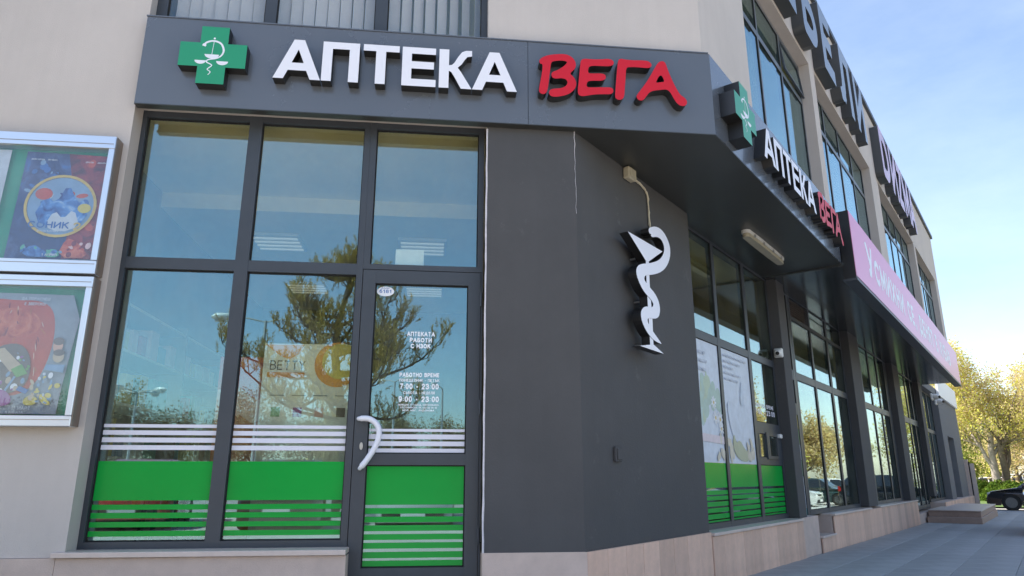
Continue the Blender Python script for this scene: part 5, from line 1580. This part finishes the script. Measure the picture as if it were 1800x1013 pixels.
for i, (px_, d_, h_, lm) in enumerate(((1700, 72, 7.0, 'leaf_green'), (1722, 90, 8.0, 'leaf_green'), (1815, 62, 11, 'leaf_spring'), (1795, 70, 9.0, 'leaf_spring'), (1680, 82, 8, 'leaf_yellow'), (1742, 98, 9, 'leaf_green'), (1768, 102, 8.5, 'leaf_green'), (1660, 100, 9, 'leaf_green'))):
    x, y = polar(px_, d_)
    tree('street_tree', ['small fresh green tree left of the big spring tree', 'green tree far behind left of the pale trunk', 'spring tree cut by the right picture edge', 'thin spring tree right of the twin trunks', 'pale yellow tree just past the annex', 'green tree far behind the pale trunk', 'green tree far behind the dark trunk', 'green tree far behind the annex'][i], x, y, h_, 40 + i, lm, 15, .10, 'bark', maxl=4, sigma=.42, trunk=.24, group='trees at the end of the street')
# trees along the street, mirrored in the side windows
for i, (s, o_, h_, lm) in enumerate(((22, 17, 9, 'leaf_yellow'), (29, 19, 10, 'leaf_spring'), (37, 15.5, 9.5, 'leaf_yellow'), (44, 18, 10, 'leaf_spring'), (52, 16, 10, 'leaf_spring'), (60, 19, 11, 'leaf_yellow'), (70, 17, 10, 'leaf_spring'), (15, 20, 8, 'leaf_green'))):
    p = FR(s, o_, 0)
    tree('street_tree', 'spring tree across the street mirrored in the side windows', p.x, p.y, h_, 70 + i, lm, 20, .14, 'bark', maxl=4, sigma=.40, trunk=.24, group='trees across the street')
# leafless trees beyond the car park, mirrored in the front window
for i in range(15):
    rr = random.Random(300 + i)
    x = -40 + i * 3.7 + rr.uniform(-1, 1); y = -46 - rr.uniform(0, 9)
    tree('bare_tree', 'leafless tree beyond the car park mirrored in the front window', x, y, rr.uniform(7.5, 12), 120 + i, 'twig', 13, .09, 'bark', maxl=4, spread=.75, up=.07, sigma=.35, trunk=.22, group='bare trees beyond the car park', forks=2)

def hedge(name, label, pts, w, h, seed, n, m='leaf_hedge', size=.09, group=None):
    rng = np.random.default_rng(seed)
    a = np.array(pts[0]); b = np.array(pts[1])
    t = rng.uniform(0, 1, n)
    c = a[None] * (1 - t)[:, None] + b[None] * t[:, None]
    ang = rng.uniform(0, math.pi, n); rad = np.sqrt(rng.uniform(.25, 1, n))
    dirv = (b - a) / np.linalg.norm(b - a); nr = np.array([-dirv[1], dirv[0]])
    hh = h * (1 + .22 * np.sin(t * 37) + .15 * np.sin(t * 91 + 1))
    xx = c[:, 0] + nr[0] * w * np.cos(ang) * rad; yy = c[:, 1] + nr[1] * w * np.cos(ang) * rad
    z0 = np.array([ground_at(p, q) for p, q in zip(xx, yy)])
    C = np.stack([xx, yy, z0 - .05 + hh * np.sin(ang) * rad], 1)
    U = rand_unit(rng, n); W = np.cross(U, rand_unit(rng, n)); sz = size * rng.uniform(.6, 1.4, (n, 1))
    root = thing(name, label, 'hedge', (a[0], a[1], ground_at(a[0], a[1])), group)
    link(bpy.data.objects.new('foliage', quads_mesh('foliage', C, U * sz, W * sz, m)), root)
    st = MB()
    for k in range(24):
        f = k / 23; p = a * (1 - f) + b * f
        st.tube([(p[0], p[1], ground_at(*p) - .2), (p[0] + .1, p[1], ground_at(*p) + h * .7)], [.03, .01], 5)
    obj('stems', st, 'bark_dark', root)
hedge('hedge', 'low bright green hedge on the lawn below the spring tree', (polar(1690, 60), polar(1830, 50)), .9, 1.0, 3, 26000, size=.10)
hedge('hedge', 'brownish hedge in front of the far parked cars', (polar(1660, 72), polar(1850, 68)), .8, 1.0, 4, 16000, 'leaf_spring', .10)
hedge('hedge', 'dark shrub belt beyond the car park mirrored in the front window', ((-60, -44), (30, -44)), 1.6, 1.9, 5, 40000, 'leaf_spring', .13)
hedge('hedge', 'shrub belt across the street mirrored in the side windows', ((FR(10, 22, 0).x, FR(10, 22, 0).y), (FR(90, 22, 0).x, FR(90, 22, 0).y)), 1.8, 2.6, 6, 40000, 'leaf_spring', .16)

# pine, mirrored in the front window
def pine(x, y, h, seed):
    rng = np.random.default_rng(seed)
    root = thing('pine_tree', 'old pine with brownish needles mirrored in the second pane and the door', 'tree', (x, y, ground_at(x, y)))
    segs = []; shoots = []
    z0 = ground_at(x, y) - .1
    tp = [np.array([x + .25 * math.sin(i * .9), y + .15 * math.cos(i), z0 + h * i / 8]) for i in range(9)]
    segs.append((tp, [.20 * (1 - .085 * i) for i in range(9)], 0))
    for i in range(31):
        f = rng.uniform(.36, .98)
        j = min(int(f * 8), 7); q = tp[j] * (1 - (f * 8 - j)) + tp[j + 1] * (f * 8 - j)
        an = rng.uniform(0, 2 * math.pi)
        L_ = (1.15 - f) * h * .74 * rng.uniform(.6, 1.1)
        d = np.array([math.cos(an), math.sin(an), .15])
        pts = [q]; dd = d / np.linalg.norm(d)
        for k in range(7):
            dd = dd + rng.normal(0, .12, 3) + np.array([0, 0, .07 * (k - 1)]); dd /= np.linalg.norm(dd)
            pts.append(pts[-1] + dd * L_ / 7)
            if k > 0:
                for b in range(4):
                    sdv = rng.normal(0, 1, 3); sdv[2] = abs(sdv[2]) * .5; sdv /= np.linalg.norm(sdv)
                    nd = dd * .5 + sdv * .8; nd /= np.linalg.norm(nd)
                    bl = rng.uniform(.35, .9) * (1 - .07 * k)
                    p1 = pts[-1] + nd * bl * .5; p2 = p1 + (nd * .6 + np.array([0, 0, .7])) * bl * .5
                    segs.append(([pts[-1], p1, p2], [.018, .012, .006], 2))
                    for q2 in (p1, p2, (p1 + p2) / 2 + rng.normal(0, .10, 3), p1 + rng.normal(0, .15, 3)):
                        shoots.append((q2, nd * .35 + np.array([0, 0, .9]) + rng.normal(0, .25, 3)))
        segs.append((pts, [.065 * (1 - .12 * k) for k in range(8)], 1))
    link(bpy.data.objects.new('trunk', tubes_mesh('trunk', segs, 'bark_dark')), root)
    B = np.array([s[0] for s in shoots]); D_ = np.array([s[1] for s in shoots]); D_ /= np.linalg.norm(D_, axis=1)[:, None]
    k = 20
    n = len(B) * k
    Bq = np.repeat(B, k, axis=0); Dq = np.repeat(D_, k, axis=0)
    t = rng.uniform(0, 1, (n, 1)) * .30
    side_ = rand_unit(rng, n)
    nd = Dq * .75 + side_ * .55; nd /= np.linalg.norm(nd, axis=1)[:, None]
    ln = rng.uniform(.05, .085, (n, 1))
    C = Bq + Dq * t + nd * ln * .7
    W = np.cross(nd, rand_unit(rng, n)); W /= np.linalg.norm(W, axis=1)[:, None] + 1e-9
    link(bpy.data.objects.new('crown', quads_mesh('crown', C, nd * ln, W * .016, 'needle')), root)
pine(-2.9, -10.8, 7.8, 3)

def lamp(label, x, y, h, heads, arm, rot=0.0):
    z = ground_at(x, y) - .1
    root = thing('street_lamp', label, 'street lamp', (x, y, z))
    obj('pole', MB().tube([(x, y, z), (x, y, z + h)], [.09, .05], 10), 'galvanised', root, smooth=True)
    for k in range(heads):
        a = rot + (k * math.pi * 2 / heads)
        dx, dy = math.cos(a), math.sin(a)
        obj('arm', MB().tube([(x, y, z + h - .05), (x + dx * arm * .5, y + dy * arm * .5, z + h + .08), (x + dx * arm, y + dy * arm, z + h + .1)], .03, 6), 'galvanised', root, smooth=True)
        cx, cy_ = x + dx * (arm + .3), y + dy * (arm + .3)
        hd = obj('lamp_head', MB().tube([(cx - dx * .36, cy_ - dy * .36, z + h + .1), (cx - dx * .2, cy_ - dy * .2, z + h + .12), (cx + dx * .2, cy_ + dy * .2, z + h + .12), (cx + dx * .36, cy_ + dy * .36, z + h + .10)], [.05, .13, .13, .05], 10), 'lamp_head', root, smooth=True)
        obj('lens', MB().tube([(cx - dx * .15, cy_ - dy * .15, z + h + .02), (cx + dx * .22, cy_ + dy * .22, z + h + .02)], [.10, .10], 8), 'car_lens', hd, smooth=True)
lamp('tall car park lamp with four heads mirrored in the left pane', -16.0, -28.5, 5.6, 4, 1.1, .3)
lamp('car park lamp mirrored beside the pine in the left pane', -6.0, -13.5, 6.5, 2, 1.2, math.pi)
lamp('slender lamp post mirrored at the left of the door glass', -2.3, -30.0, 6.6, 2, .9, .8)
lamp('slender lamp post mirrored at the right of the door glass', .5, -30.0, 6.2, 1, .9, 2.0)

# block of flats across the street, mirrored in the side windows
fx = thing('apartment_block', 'low brick-red apartment block behind the trees mirrored in the side windows', 'building', FR(60, 42, -.3))
box('wall', FR, (40, 78, 38, 48, -.6, 8.2), 'ink_brick', fx)
box('roof', FR, (39.6, 78.4, 37.6, 48.4, 8.2, 8.6), 'grey_render', fx)
pm = MB().box(lambda a, b, c: Vector((a, -b, c)), -.7, .7, -.06, .02, 0, 1.5).mesh('window', ['car_glass'])
for i in range(13):
    for j in range(3):
        q = bpy.data.objects.new('window', pm)
        q.location = FR(42 + i * 2.8, 37.97, .9 + j * 2.6); q.rotation_euler = (0, 0, A + math.pi)
        COL.objects.link(q); q.parent = fx; q.matrix_parent_inverse = Matrix.Translation(fx.location).inverted()
